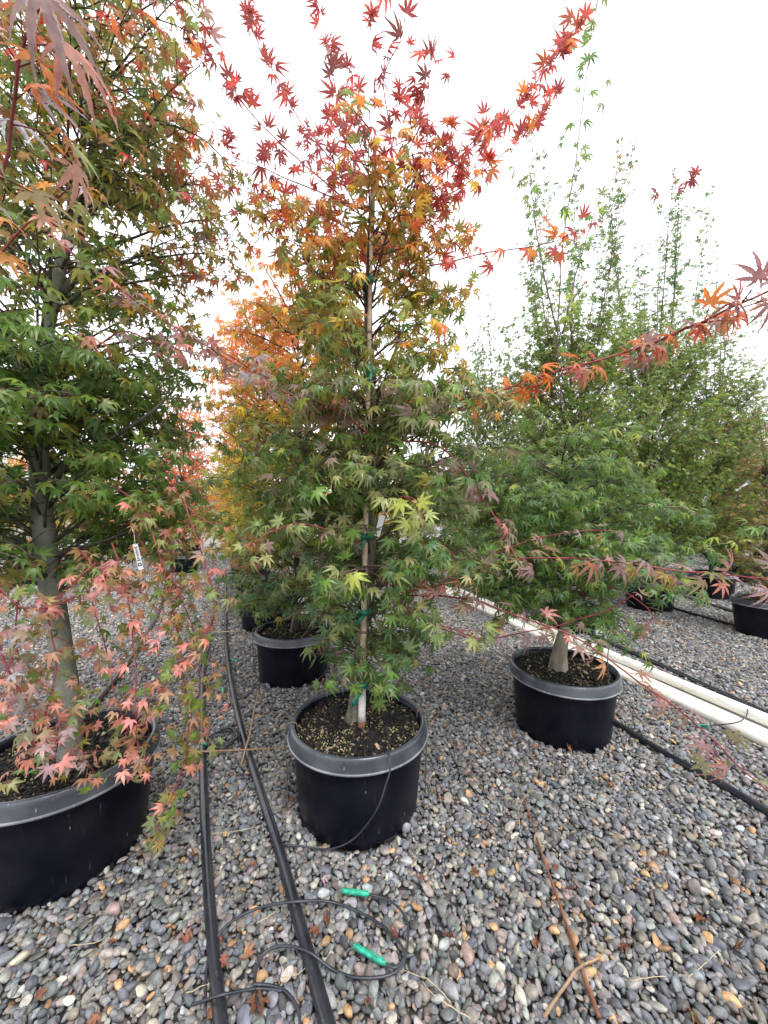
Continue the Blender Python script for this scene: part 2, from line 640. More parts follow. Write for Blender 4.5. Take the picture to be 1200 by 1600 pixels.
e2r = ng.nodes.new('FunctionNodeEulerToRotation')
ng.links.new(named('rot', 'FLOAT_VECTOR'), e2r.inputs[0])
ng.links.new(gi.outputs[0], iop.inputs['Points'])
ng.links.new(ci_.outputs[0], iop.inputs['Instance'])
ng.links.new(named('idx', 'INT'), iop.inputs['Instance Index'])
ng.links.new(e2r.outputs[0], iop.inputs['Rotation'])
ng.links.new(named('scl', 'FLOAT_VECTOR'), iop.inputs['Scale'])
ng.links.new(iop.outputs[0], go.inputs[0])
md = gravel.modifiers.new('scatter', 'NODES')
md.node_group = ng

# added dark sheet under the loose stones, painting the shade in their gaps
m, t, bs, out = new_mat('gap_shade_sheet')
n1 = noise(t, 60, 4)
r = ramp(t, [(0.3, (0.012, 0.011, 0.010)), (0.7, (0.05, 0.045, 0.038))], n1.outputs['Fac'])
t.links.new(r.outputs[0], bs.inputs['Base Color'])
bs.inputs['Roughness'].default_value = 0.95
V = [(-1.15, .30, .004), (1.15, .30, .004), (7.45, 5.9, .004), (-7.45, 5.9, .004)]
tag(obj('gap_shade_sheet', mesh('gap_shade_sheet', V, [(0, 1, 2, 3)], m, False)), 'added dark sheet under the loose gravel, standing in for shade between stones', 'ground', kind='structure')

# ------------------------------------------------------------------ pots
prof_wall = [(0.0, 0.004), (POT_RB - .012, 0.004), (POT_RB, 0.018), (POT_RB + 0.004, .04), (0.2635, 0.300), (0.2635, 0.3475), (0.2560, 0.3475),
             (0.2545, 0.31), (0.250, 0.25)]
wall_me = mesh('pot_wall', *lathe(prof_wall, 64), M['pot'])
prof_rim = [(0.2640, 0.306), (0.2790, 0.304), (0.2830, 0.3075), (0.2815, 0.313), (0.2755, 0.338), (0.2740, 0.349), (0.2710, 0.3565),
            (0.2640, 0.3585), (0.2575, 0.3565), (0.2555, 0.350), (0.2562, 0.344)]
rim_me = mesh('pot_rim', *lathe(prof_rim, 72), M['pot_rim'])
prof_lip = [(0.2800, 0.3025), (0.2842, 0.3040), (0.2850, 0.3085), (0.2832, 0.3125), (0.2805, 0.3115)]
lip_me = mesh('pot_lip', *lathe(prof_lip, 72), M['pot_lip'])
hole_me = mesh('drain_notch', *boxvf((0, 0, 0), (.05, .012, .022)), M['ink'], False)


def soil_mesh(seed, zs=0.318):
    r = np.random.default_rng(seed)
    V, F = [], []
    nr, nseg = 14, 40
    V.append((0, 0, zs + .012))
    for i in range(1, nr + 1):
        rad = 0.2525 * i / nr
        for j in range(nseg):
            a = 2 * math.pi * j / nseg
            x, y = rad * math.cos(a), rad * math.sin(a)
            z = zs + .012 * (1 - (i / nr) ** 2) + .005 * math.sin(x * 40 + seed) * math.sin(y * 36) + r.uniform(-.004, .004)
            V.append((x, y, z))
    for j in range(nseg):
        F.append((0, 1 + j, 1 + (j + 1) % nseg))
    for i in range(nr - 1):
        for j in range(nseg):
            a, b = 1 + i * nseg + j, 1 + i * nseg + (j + 1) % nseg
            F.append((a, a + nseg, b + nseg, b))
    return mesh('soil', V, F, M['soil'])


def chips_mesh(seed, n, zs=0.318, prills=0.2):
    r = np.random.default_rng(seed)
    CV, CF = boxvf((0, 0, 0), (1, 1, 1))
    T = np.array([(f[0], f[1], f[2]) for f in CF] + [(f[0], f[2], f[3]) for f in CF])
    rad = 0.248 * np.sqrt(r.uniform(0, 1, n))
    a = r.uniform(0, 6.283, n)
    P = np.stack([rad * np.cos(a), rad * np.sin(a), zs + .012 * (1 - (rad / .25) ** 2) + r.uniform(0, .008, n)], 1)
    isp = r.uniform(0, 1, n) < prills
    # fertiliser prills gather in drifts
    drift = np.sin(P[:, 0] * 23 + seed) * np.sin(P[:, 1] * 19 + 1) > -0.1
    isp &= drift
    L = np.where(isp, r.uniform(.003, .005, n), np.exp(r.normal(math.log(.012), .45, n)))
    S_ = np.stack([L, L * np.where(isp, 1, r.uniform(.25, .6, n)), L * np.where(isp, .9, r.uniform(.12, .3, n))], 1)
    eul = np.stack([r.normal(0, .45, n), r.normal(0, .45, n), r.uniform(0, 6.28, n)], 1)
    cx, sx = np.cos(eul[:, 0]), np.sin(eul[:, 0])
    cy, sy = np.cos(eul[:, 1]), np.sin(eul[:, 1])
    cz, sz = np.cos(eul[:, 2]), np.sin(eul[:, 2])
    R = np.zeros((n, 3, 3))
    R[:, 0, 0] = cz * cy; R[:, 0, 1] = cz * sy * sx - sz * cx; R[:, 0, 2] = cz * sy * cx + sz * sx
    R[:, 1, 0] = sz * cy; R[:, 1, 1] = sz * sy * sx + cz * cx; R[:, 1, 2] = sz * sy * cx - cz * sx
    R[:, 2, 0] = -sy; R[:, 2, 1] = cy * sx; R[:, 2, 2] = cy * cx
    V = np.einsum('nij,nkj->nki', R, CV[None] * S_[:, None]) + P[:, None]
    pal = np.array([[.005, .004, .003], [.010, .007, .005], [.020, .013, .009], [.055, .036, .022], [.30, .22, .14], [.003, .0025, .002]])
    col = pal[r.choice(6, n, p=[.24, .24, .17, .10, .08, .17])] * r.uniform(.7, 1.3, (n, 1))
    col[isp] = np.array([.46, .40, .19]) * r.uniform(.7, 1.2, (int(isp.sum()), 1))
    nv = len(CV)
    TT = (T[None] + (np.arange(n) * nv)[:, None, None]).reshape(-1, 3)
    return tri_mesh('bark_mulch', V.reshape(-1, 3), TT, M['chip'], np.repeat(col, nv, 0))


soils = [soil_mesh(s) for s in (1, 2, 3)]
chips = [chips_mesh(1, 5200, prills=.34), chips_mesh(2, 2600, prills=.12), chips_mesh(3, 2600, prills=.3)]


def make_pot(x, y, label, var=0, rz=0.0, scale=1.0, group=None, tilt=(0, 0)):
    p = empty('nursery_pot', (x, y, 0.0), rz)
    p.rotation_euler = (tilt[0], tilt[1], rz)
    p.scale = (scale, scale, scale)
    tag(p, label, 'pot', group)
    wl = obj('wall', wall_me, p)
    rm = obj('rim', rim_me, p)
    lp = obj('lip', lip_me, rm)
    for k in range(4):
        a = k * math.pi / 2 + .4
        h = obj('drain_notch', hole_me, wl, ((POT_RB - .003) * math.cos(a), (POT_RB - .003) * math.sin(a), .020))
        h.rotation_euler = (0, 0, a + math.pi / 2)
    so = obj('soil', soils[var % 3], p)
    c = tag(obj('bark_mulch', chips[var % 3], so), kind='stuff')
    return p


PG = 'black nursery pots standing on the gravel'
make_pot(*near_pots['left'], 'black nursery pot holding the grey-trunked maple with salmon weeping shoots', 1, 0.7, 1.02)
make_pot(*near_pots['centre'], 'black nursery pot with pale worn rim holding the staked maple', 0, 0.15)
make_pot(*near_pots['right'], 'black nursery pot beside white pipes, holding the low bushy green maple', 1, 1.1, 1.0, None, (0.015, -.02))
make_pot(*near_pots['second'], 'black nursery pot directly behind the staked maple, thin tube looping across it', 2, 2.0)
make_pot(*near_pots['third'], 'black nursery pot, third one along the two black hoses', 1, 2.6)
make_pot(*near_pots['fourth'], 'black nursery pot, fourth one along the two black hoses', 2, 0.3)

# ------------------------------------------------------------------ leaves
def leaf_template(lobes, droop=0.25, fold=0.12, twist=0.0, pet=(0.0, -0.55, -0.35), hi=False, hub=0.24, seed=0):
    """palmate leaf, petiole joint at origin, tip along +Y, upper face +Z"""
    r = np.random.default_rng(seed)
    V, T, UV = [np.zeros(3)], [], [(0.0, 0.0)]

    def add(x, y, z, u, v):
        V.append(np.array([x, y, z]))
        UV.append((u, v))
        return len(V) - 1

    def bend(rad): return -droop * rad ** 2

    L = sorted(lobes, key=lambda q: q[0])
    notch = []
    for i in range(len(L) + 1):
        if i == 0: a, rr = L[0][0] - 22, hub * .55
        elif i == len(L): a, rr = L[-1][0] + 22, hub * .55
        else: a, rr = (L[i - 1][0] + L[i][0]) / 2, hub * (0.75 + 0.4 * min(L[i - 1][1], L[i][1]))
        a = RAD(a)
        notch.append(add(rr * math.sin(a), rr * math.cos(a), bend(rr) + .01, .2, .9))
    for i, (ang, ln, wd) in enumerate(L):
        a = RAD(ang)
        d = np.array([math.sin(a), math.cos(a)])
        p = np.array([d[1], -d[0]])
        extra = r.uniform(-.12, .12)
        stations = ([(0.30, .86), (0.42, 1.0), (0.55, .92), (0.68, .70), (0.80, .42), (0.90, .18)] if hi else [(0.46, 1.0), (0.74, .52)])
        pl, pr, pc = notch[i], notch[i + 1], 0
        for q, (s, ww) in enumerate(stations):
            rad = s * ln
            side = extra * s * s * ln
            zc = bend(rad) - twist * s * s
            hw = wd * ww
            c2 = d * rad + p * side
            cidx = add(c2[0], c2[1], zc, s, 0.0)
            jag = 0.0
            l2 = c2 - p * (hw)
            r2 = c2 + p * (hw)
            li = add(l2[0], l2[1], zc + fold * hw * 1.6, s, 1.0)
            ri = add(r2[0], r2[1], zc + fold * hw * 1.6, s, 1.0)
            T.extend([(pc, cidx, pl), (pl, cidx, li), (pc, pr, cidx), (pr, ri, cidx)])
            if hi and q < len(stations) - 1:
                # saw teeth
                jl = c2 - p * hw * 0.90 + d * ln * .055
                jr = c2 + p * hw * 0.90 + d * ln * .055
                li2 = add(jl[0] + p[0] * hw * .16, jl[1] + p[1] * hw * .16, zc + fold * hw, s, .9)
                ri2 = add(jr[0] - p[0] * hw * .16, jr[1] - p[1] * hw * .16, zc + fold * hw, s, .9)
                T.extend([(cidx, li2, li), (cidx, ri, ri2)])
                li, ri = li2, ri2
            pl, pr, pc = li, ri, cidx
        tp = d * ln + p * extra * ln * 1.15
        ti = add(tp[0], tp[1], bend(ln) - twist, 1.0, .3)
        T.extend([(pc, ti, pl), (pc, pr, ti)])
    if pet is not None:
        pe = np.array(pet)
        w0, w1 = 0.016, 0.022
        b = len(V)
        for (c, ww) in ((np.zeros(3), w0), (pe, w1)):
            for k in range(3):
                an = k * 2.094
                add(c[0] + ww * math.cos(an), c[1], c[2] + ww * math.sin(an), -1, 0)
        for k in range(3):
            k2 = (k + 1) % 3
            T.extend([(b + k, b + k2, b + 3 + k2), (b + k, b + 3 + k2, b + 3 + k)])
    return np.array(V), np.array(T), np.array(UV), (np.array(pet) if pet is not None else np.zeros(3))


LB7 = [(0, 1.0, .125), (40, .93, .12), (-40, .93, .12), (80, .74, .105), (-80, .74, .105), (126, .42, .07), (-126, .42, .07)]
LB7b = [(0, 1.0, .115), (36, .96, .11), (-37, .94, .11), (74, .78, .10), (-75, .76, .10), (118, .46, .07), (-120, .44, .07)]
LB5 = [(0, 1.0, .15), (48, .86, .135), (-48, .86, .135), (98, .58, .105), (-98, .58, .105)]
LB5w = [(0, 1.0, .17), (45, .9, .16), (-45, .9, .16), (92, .66, .13), (-92, .66, .13)]
LB3 = [(0, 1.0, .13), (50, .85, .12), (-50, .85, .12), (100, .5, .09), (-100, .5, .09)]


def lite_template(lobes, droop=.2, seed=0):
    V, T, UV = [np.array([0, 0, 0.])], [], [(0, 0)]
    for ang, ln, wd in lobes:
        a = RAD(ang)
        d = np.array([math.sin(a), math.cos(a)])
        p = np.array([d[1], -d[0]])
        for q, (s, sd_) in enumerate(((.45, -1), (1, 0), (.45, 1))):
            c2 = d * s * ln + p * wd * sd_ * 1.15
            V.append(np.array([c2[0], c2[1], -droop * (s * ln) ** 2 + .03 * abs(sd_)]))
            UV.append((s, .5))
        b = len(V) - 3
        T.extend([(0, b + 1, b), (0, b + 2, b + 1)])
    return np.array(V), np.array(T), np.array(UV), np.array([0, -.4, -.25])


TPL = {
    'maple': [leaf_template(LB7, .30, .12, .10, seed=1), leaf_template(LB7b, .45, .10, .18, seed=2),
              leaf_template(LB7, .15, .2, .02, seed=3), leaf_template(LB7b, .62, .14, .28, seed=4),
              leaf_template(LB7, .35, .7, .2, seed=14), leaf_template(LB7b[:5], -.15, .3, -.1, seed=15), leaf_template(LB7, .9, .3, .35, seed=16)],
    'broad': [leaf_template(LB5, .30, .12, .08, seed=5), leaf_template(LB5w, .15, .16, .03, seed=6), leaf_template(LB5, .5, .12, .2, seed=7),
              leaf_template(LB5w, .4, .2, .12, seed=12), leaf_template(LB5, .35, .7, .15, seed=17), leaf_template(LB5w, .8, .3, .3, seed=18), leaf_template(LB7b, .3, .2, .1, seed=19)],
    'near': [leaf_template([(a, l, w * .9) for a, l, w in LB7], .35, .16, .15, hi=True, seed=8, pet=(0, -.6, -.35)),
             leaf_template([(a, l, w * .9) for a, l, w in LB7b], .6, .22, .3, hi=True, seed=9, pet=(0, -.6, -.4)),
             leaf_template([(a, l, w * .9) for a, l, w in LB7], .2, .26, .05, hi=True, seed=10, pet=(0, -.6, -.3))],
    'lite': [lite_template(LB3, .2), lite_template(LB7[:5], .45), lite_template(LB5, .1)],
}
LEAFMESH = {}
for kname, lst in TPL.items():
    LEAFMESH[kname] = []
    for (V, T, UV, pe) in lst:
        LEAFMESH[kname].append(tri_mesh('maple_leaf', V, T, M['leaf_single'], None, UV))

# leaf body colours
C = dict(
    green=(.115, .225, .028), deep=(.058, .140, .028), blue=(.072, .165, .060), olive=(.235, .235, .026), lime=(.34, .42, .05),
    gold=(.66, .42, .025), yellow=(.74, .60, .04), orange=(.72, .185, .014), coral=(.80, .17, .075), red=(.54, .038, .026), crimson=(.36, .018, .030),
    salmon=(.66, .25, .19), pink=(.72, .29, .28), mauve=(.33, .205, .205), pale=(.40, .41, .16), bronze=(.36, .17, .045), lilac=(.37, .32, .37), maroon=(.19, .024, .030),
    sage=(.23, .285, .115))
C = {k: np.array(v) for k, v in C.items()}


def palette(weights):
    names = list(weights)
    wv = np.array([weights[k] for k in names], float)
    return np.stack([C[k] for k in names]), wv / wv.sum()


class Tree:
    def __init__(self, kind='maple'):
        self.node, self.out, self.size, self.pal, self.tdir = [], [], [], [], []
        self.kind = kind
        self.kinds = []
        self.branches = []      # list of list of (pts, radii, sides)
        self.pals = []
        self.palkey = {}

    def pkey(self, wts):
        k = tuple(sorted(wts.items()))
        if k not in self.palkey:
            self.palkey[k] = len(self.pals)
            self.pals.append(palette(wts))
        return self.palkey[k]

    def leaf(self, p, out, tdir, size, pal, kind=None):
        self.node.append(p); self.out.append(out); self.tdir.append(tdir)
        self.size.append(size); self.pal.append(pal); self.kinds.append(kind or self.kind)

    def leaves_along(self, P, s0, spacing, size, palf, kind=None, term=True, skip=0.1):
        """opposite pairs of leaves along a shoot"""
        seg = np.linalg.norm(np.diff(P, axis=0), axis=1)
        cum = np.concatenate([[0], np.cumsum(seg)])
        Lt = cum[-1]
        d = s0 * Lt + random.uniform(0, spacing)
        k = random.randint(0, 1)
        while d < Lt:
            i = min(np.searchsorted(cum, d) - 1, len(seg) - 1)
            i = max(i, 0)
            f = (d - cum[i]) / (seg[i] + 1e-9)
            p = P[i] * (1 - f) + P[i + 1] * f
            tg = (P[i + 1] - P[i]) / (seg[i] + 1e-9)
            side = np.cross(tg, (0, 0, 1.0))
            nl = np.linalg.norm(side)
            side = side / nl if nl > 0.15 else np.array([math.cos(k * 1.57), math.sin(k * 1.57), 0])
            upv = np.cross(side, tg)
            a = (k % 2) * 1.57 + random.uniform(-.4, .4)
            ax = side * math.cos(a) + upv * math.sin(a)
            for sg in (-1, 1):
                if random.random() < skip: continue
                self.leaf(p, ax * sg + tg * random.uniform(.2, .7), tg, size * (random.uniform(.5, 1.14) if random.random() < .6 else random.uniform(.8, 1.14)), palf(p), kind)
            k += 1
            d += spacing * random.uniform(.55, 1.5)
        if term:
            tg = (P[-1] - P[-2]) / (np.linalg.norm(P[-1] - P[-2]) + 1e-9)
            sd2 = np.cross(tg, (random.uniform(-.5, .5), random.uniform(-.5, .5), 1.0))
            sd2 /= np.linalg.norm(sd2) + 1e-9
            for sg in (-1, 1):
                if random.random() < .3: continue
                self.leaf(P[-1], tg * random.uniform(.3, 1) + sd2 * sg * random.uniform(.4, 1), tg, size * random.uniform(.6, 1.0), palf(P[-1]), kind)

    def shoot(self, pts, r0, r1, spacing, size, palf, kind=None, s0=.05, twig=None, n=None, skip=.1, parts=None, mat='shoot_red', sides=5):
        """a long leafy shoot through given points; its own branch part"""
        L = sum(np.linalg.norm(np.asarray(a) - np.asarray(b)) for a, b in zip(pts, pts[1:]))
        n = n or max(6, int(L / .04))
        P = catmull(pts, n)
        wob = np.cumsum(rng.normal(0, .0022, P.shape), 0)
        P = P + wob - np.linspace(0, 1, n)[:, None] * wob[-1]
        segs = [(P, np.linspace(r0, r1, n), sides)]
        self.leaves_along(P, s0, spacing, size, palf, kind, True, skip)
        if twig:
            tl, ts = twig
            d = s0 * L + .03
            sg = 1
            while d < L * .95:
                i = min(int(d / L * (n - 1)), n - 2)
                tg = P[i + 1] - P[i]
                tg /= np.linalg.norm(tg) + 1e-9
                side = np.cross(tg, (0, 0, 1.0))
                if np.linalg.norm(side) < .2: side = np.array([random.uniform(-1, 1), random.uniform(-1, 1), 0])
                side /= np.linalg.norm(side)
                dirv = tg * .6 + side * sg * random.uniform(.5, 1) + np.array([0, 0, random.uniform(-.25, .35)])
                dirv /= np.linalg.norm(dirv)
                ln = tl * random.uniform(.5, 1.2)
                q = np.linspace(0, 1, 4)[:, None]
                Q = P[i] + dirv * ln * q + np.array([0, 0, -.18]) * ln * q ** 2
                segs.append((Q, np.linspace(r1 * .9, r1 * .55, 4), 4))
                self.leaves_along(Q, .3, spacing * .85, size * .92, palf, kind, True, skip)
                sg = -sg
                d += ts * random.uniform(.7, 1.3)
        self.branches.append((segs, mat))

    def crown(self, axis, env, z0, z1, nl, palf, size, rise=.5, sag=.12, twl=.22, tws=.075, spacing=.055, zmin=.6, ztop=2.5, r0=.011,
              mat='bark_dark', jit=.1, s_first=.22, az0=0.0, skip=.1, kind=None, az_bias=None, wander=.012, twdroop=.25, keep=None):
        for i in range(nl):
            tt = (i + .5) / nl
            ht = z0 + (z1 - z0) * tt + random.uniform(-jit, jit)
            az = az0 + i * 2.39996 + random.uniform(-.25, .25)
            R = env(ht) * random.uniform(.58, 1.16)
            if R < .03: R = .03
            if az_bias: R *= az_bias(az)
            ha = min(max(ht - rise * R, zmin), ztop)
            p0 = axis(ha)
            tgt = axis(min(ht, ztop)) * np.array([1, 1, 0]) + np.array([math.cos(az) * R, math.sin(az) * R, ht])
            if keep is not None and not keep(tgt): continue
            ctl = p0 * .45 + tgt * .55 + np.array([0, 0, sag * R * 2])
            L = np.linalg.norm(tgt - p0)
            n = max(6, int(L / .05))
            u = np.linspace(0, 1, n)[:, None]
            P = p0 * (1 - u) ** 2 + ctl * 2 * u * (1 - u) + tgt * u ** 2
            wob = np.cumsum(rng.normal(0, wander, P.shape), 0) * .35
            P = P + wob * u
            rr = r0 * (.55 + .6 * L)
            segs = [(P, np.maximum(rr * (1 - u[:, 0]) ** .8, .0016), 5)]
            self.leaves_along(P, .62, spacing, size, palf, kind, True, skip)
            d = s_first * L + random.uniform(0, .05)
            sg = random.choice((-1, 1))
            while d < L * .97:
                f = d / L * (n - 1)
                j = min(int(f), n - 2)
                tg = P[j + 1] - P[j]
                tg = tg / (np.linalg.norm(tg) + 1e-9)
                side = np.cross(tg, (0, 0, 1.0))
                ns = np.linalg.norm(side)
                side = side / ns if ns > .2 else np.array([math.cos(d * 40), math.sin(d * 40), 0])
                dirv = tg * random.uniform(.35, .9) + side * sg * random.uniform(.6, 1.0) + np.array([0, 0, random.uniform(-.2, .4)])
                dirv /= np.linalg.norm(dirv)
                ln = twl * random.uniform(.55, 1.15) * (1.05 - .55 * d / L)
                k = 4
                q = np.linspace(0, 1, k)[:, None]
                Q = P[j] + dirv * ln * q + np.array([0, 0, -twdroop]) * ln * q ** 2
                segs.append((Q, np.linspace(.0024, .0012, k), 3))
                self.leaves_along(Q, .22, spacing, size, palf, kind, True, skip)
                sg = -sg
                d += tws * random.uniform(.7, 1.35)
            self.branches.append((segs, mat))

    def thin(self, drop):
        keep = [not drop(p, 600 + 600 * p[0] / p[1], 800 - 600 * (p[2] - CAMH) / p[1]) for p in self.node]
        for nm in ('node', 'out', 'size', 'pal', 'tdir', 'kinds'):
            setattr(self, nm, [v for v, k in zip(getattr(self, nm), keep) if k])

    def arrays(self, droop=0.55, upw=1.0, rand=.35, outw=.5, centre=None, zup=None):
        """orient every leaf: tips outward and down, faces to the light"""
        n = len(self.node)
        P = np.array(self.node)
        O = np.array(self.out, float)
        O /= np.linalg.norm(O, axis=1)[:, None] + 1e-9
        dz = np.full(n, droop) if zup is None else droop * np.clip((zup - P[:, 2]) / .5, -.9, 1)
        Y = O + np.array([0, 0, -1.0]) * dz[:, None] * rng.uniform(.3, 1.6, (n, 1)) + rng.normal(0, rand, (n, 3)) * .8
        Y /= np.linalg.norm(Y, axis=1)[:, None] + 1e-9
        if centre is not None:
            rad = P - np.asarray(centre)
            rad[:, 2] *= .2
            rad /= np.linalg.norm(rad, axis=1)[:, None] + 1e-9
        else:
            rad = O.copy()
        Z = np.array([0, 0, 1.0]) * upw + rad * outw + rng.normal(0, rand, (n, 3))
        Z -= Y * np.sum(Y * Z, 1)[:, None]
        Z /= np.linalg.norm(Z, axis=1)[:, None] + 1e-9
        X = np.cross(Y, Z)
        R = np.stack([X, Y, Z], 2)
        Sz = np.array(self.size)
        pidx = np.array(self.pal)
        col = np.zeros((n, 3))
        for k, (cols, wt) in enumerate(self.pals):
            msk = pidx == k
            q = int(msk.sum())
            if not q: continue
            a = cols[rng.choice(len(cols), q, p=wt)]
            b = cols[rng.choice(len(cols), q, p=wt)]
            f = rng.uniform(0, .6, (q, 1))
            col[msk] = a * (1 - f) + b * f
        col *= rng.uniform(.75, 1.25, (n, 1)) * rng.uniform(.93, 1.07, (n, 3))
        kinds = np.array(self.kinds)
        var = np.zeros(n, int)
        base = np.zeros((n, 3))
        for kn in set(self.kinds):
            msk = kinds == kn
            var[msk] = rng.integers(0, len(TPL[kn]), int(msk.sum()))
            for v in range(len(TPL[kn])):
                mm = msk & (var == v)
                base[mm] = P[mm] - np.einsum('nij,j->ni', R[mm], TPL[kn][v][3]) * Sz[mm][:, None]
        self.A = dict(P=base, R=R, S=Sz, C=np.clip(col, 0, .9), K=kinds, V=var)
        return self.A


def foliage_mesh(A, sel, name='crown'):
    VV, TT, CC_, UU = [], [], [], []
    off = 0
    for kn in sorted(set(A['K'][sel])):
        for v in range(len(TPL[kn])):
            mm = sel & (A['K'] == kn) & (A['V'] == v)
            k = int(mm.sum())
            if not k: continue
            V, T, UV, pe = TPL[kn][v]
            W = np.einsum('nij,kj->nki', A['R'][mm], V) * A['S'][mm][:, None, None] + A['P'][mm][:, None]
            VV.append(W.reshape(-1, 3))
            TT.append((T[None] + (np.arange(k) * len(V))[:, None, None]).reshape(-1, 3) + off)
            CC_.append(np.repeat(A['C'][mm], len(V), 0))
            UU.append(np.tile(UV, (k, 1)))
            off += k * len(V)
    return tri_mesh(name, np.vstack(VV), np.vstack(TT), M['leaf'], np.vstack(CC_), np.vstack(UU))


def pick_visible(trees, nmax=300, cell=13, minpx=9):
    """which leaves the camera sees largest: coarse depth buffer over all near trees"""
    rec = []
    for ti, t_ in enumerate(trees):
        A = t_.A
        c = A['P'] + A['R'][:, :, 1] * A['S'][:, None] * .35
        y = np.maximum(c[:, 1], .05)
        px, py = 600 + 600 * c[:, 0] / y, 800 - 600 * (c[:, 2] - CAMH) / y
        view = c - np.array([0, 0, CAMH])
        view /= np.linalg.norm(view, axis=1)[:, None]
        face = np.abs(np.sum(view * A['R'][:, :, 2], 1))
        sz = A['S'] * 600 / y * 1.5
        ok = (c[:, 1] > .2) & (px > 0) & (px < 1200) & (py > 0) & (py < 1600) & (sz > minpx)
        for i in np.nonzero(ok)[0]:
            rec.append((y[i], int(px[i] // cell), int(py[i] // cell), ti, i, sz[i] * (.35 + face[i])))
    rec.sort(key=lambda q: q[0])
    cnt = {}
    cand = [[] for _ in trees]
    for (y, cx, cy, ti, i, s) in rec:
        hid = cnt.get((cx, cy), 0)
        if hid < 2: cand[ti].append((s * (1 if hid == 0 else .7), i))
        cnt[(cx, cy)] = hid + 1
    res = []
    for c in cand:
        c.sort(key=lambda q: -q[0])
        res.append([i for _, i in c[:nmax]])
    return res


def finish_tree(t_, name, label, base, trunk, trunk_mat, singles=None, group=None, joined=False):
    """trunk, branches, crown under one Empty at the tree's base"""
    root = empty(name, tuple(base))
    tag(root, label, 'tree', group)
    b = np.array(base)
    V, F = merge([tube(P - b, R, sd_) for P, R, sd_ in trunk])
    obj('trunk', mesh('trunk', V, F, M[trunk_mat]), root)
    if joined:
        segs = [s for br, _ in t_.branches for s in br]
        V, F = merge([tube(P - b, R, sd_, False) for P, R, sd_ in segs])
        obj('branches', mesh('branches', V, F, M[t_.branches[0][1]]), root)
    else:
        for segs, mt in t_.branches:
            V, F = merge([tube(P - b, R, sd_, True) for P, R, sd_ in segs])
            obj('branch', mesh('branch', V, F, M[mt]), root)
    A = t_.A
    sel = np.ones(len(A['P']), bool)
    if singles: sel[np.array(singles)] = False
    me = foliage_mesh(A, sel)
    me.transform(Matrix.Translation(-Vector(base)))
    cr = tag(obj('crown', me, root), kind='stuff')
    for i in (singles or []):
        o = bpy.data.objects.new('leaf', LEAFMESH[A['K'][i]][A['V'][i]])
        s = A['S'][i]
        mt = Matrix.Identity(4)
        for r_ in range(3):
            for c_ in range(3):
                mt[r_][c_] = A['R'][i][r_, c_] * s
            mt[r_][3] = A['P'][i][r_] - b[r_]
        o.matrix_local = mt
        o.color = (*A['C'][i], 1)
        link(o, cr)
        o.matrix_parent_inverse = Matrix.Identity(4)
    return root


def envf(pts):
    zs = [p[0] for p in pts]
    rs = [p[1] for p in pts]
    return lambda z: float(np.interp(z, zs, rs))


def trunk_tube(pts, radii, n=26, sides=14, rough=.05):
    P = catmull(pts, n)
    R = np.interp(np.linspace(0, 1, n), np.linspace(0, 1, len(radii)), radii)
    R = R * (1 + rng.uniform(-rough, rough, n))
    return (P, R, sides)


# ================================================================== CENTRE MAPLE
cx, cy = near_pots['centre']
tb = np.array([-0.128, 1.60, 0.325])
tpts = [tb, tb + (.015, 0, .12), tb + (.05, .02, .5), tb + (.085, .035, .95), tb + (.075, .04, 1.35), tb + (.06, .04, 1.75), tb + (.075, .03, 2.1), tb + (.09, .03, 2.45)]
TP = catmull(tpts, 60)
axisC = lambda z: np.array([np.interp(z, TP[:, 2], TP[:, 0]), np.interp(z, TP[:, 2], TP[:, 1]), min(z, TP[-1, 2])])
T1 = Tree('maple')


def palC(p):
    z = p[2] + random.uniform(-.12, .12)
    front = (1.6 - p[1])
    if z < 1.05: w_ = dict(green=5, blue=3.5, deep=2, sage=2, pale=1.0, mauve=.3)
    elif z < 1.45: w_ = dict(green=5, deep=2.2, blue=1.5, sage=3, pale=1.4, mauve=1.1, lime=.4)
    elif z < 1.72: w_ = dict(green=4, deep=2, sage=2.2, mauve=1.4, olive=2, pale=1, lime=.5) if front > -.1 else dict(olive=4, gold=2, lime=1.5, green=2)
    elif z < 2.15: w_ = dict(olive=5, green=2.4, gold=2.2, orange=.8, lime=1.2, deep=.6)
    elif z < 2.42: w_ = dict(olive=3, gold=2.6, orange=2.8, bronze=1, red=.6, green=.8)
    elif z < 2.58: w_ = dict(orange=2.4, red=3, gold=.6, crimson=1.6, olive=.8)
    else: w_ = dict(red=2.4, crimson=4, maroon=1)
    return T1.pkey(w_)


envC = envf([(.50, .12), (.62, .24), (.8, .36), (1.1, .52), (1.5, .52), (1.75, .46), (2.05, .40), (2.35, .42), (2.6, .44), (2.8, .32), (3.0, .2)])
T1.crown(axisC, envC, .58, 1.75, 72, palC, .052, rise=.30, sag=.18, twl=.24, tws=.054, spacing=.046, zmin=.60, ztop=2.3, r0=.0060, s_first=.12,
         mat='shoot_brown', az_bias=lambda a: 1.0 + .12 * math.cos(a))
T1.crown(axisC, envC, 1.70, 2.70, 48, palC, .052, rise=.75, sag=.06, twl=.23, tws=.060, spacing=.050, zmin=1.45, ztop=2.6, r0=.0062, mat='shoot_brown', s_first=.12)
# low sprig over the soil
T1.shoot([pix(572, 1040, 1.56), pix(585, 1070, 1.48), pix(600, 1085, 1.42)], .003, .0015, .04, .05, lambda p: T1.pkey(dict(sage=3, pale=3, green=2)), mat='shoot_brown')


def W(path, d0, d1):
    k = len(path)
    return [pix(x, y, d0 + (d1 - d0) * i / (k - 1)) for i, (x, y) in enumerate(path)]


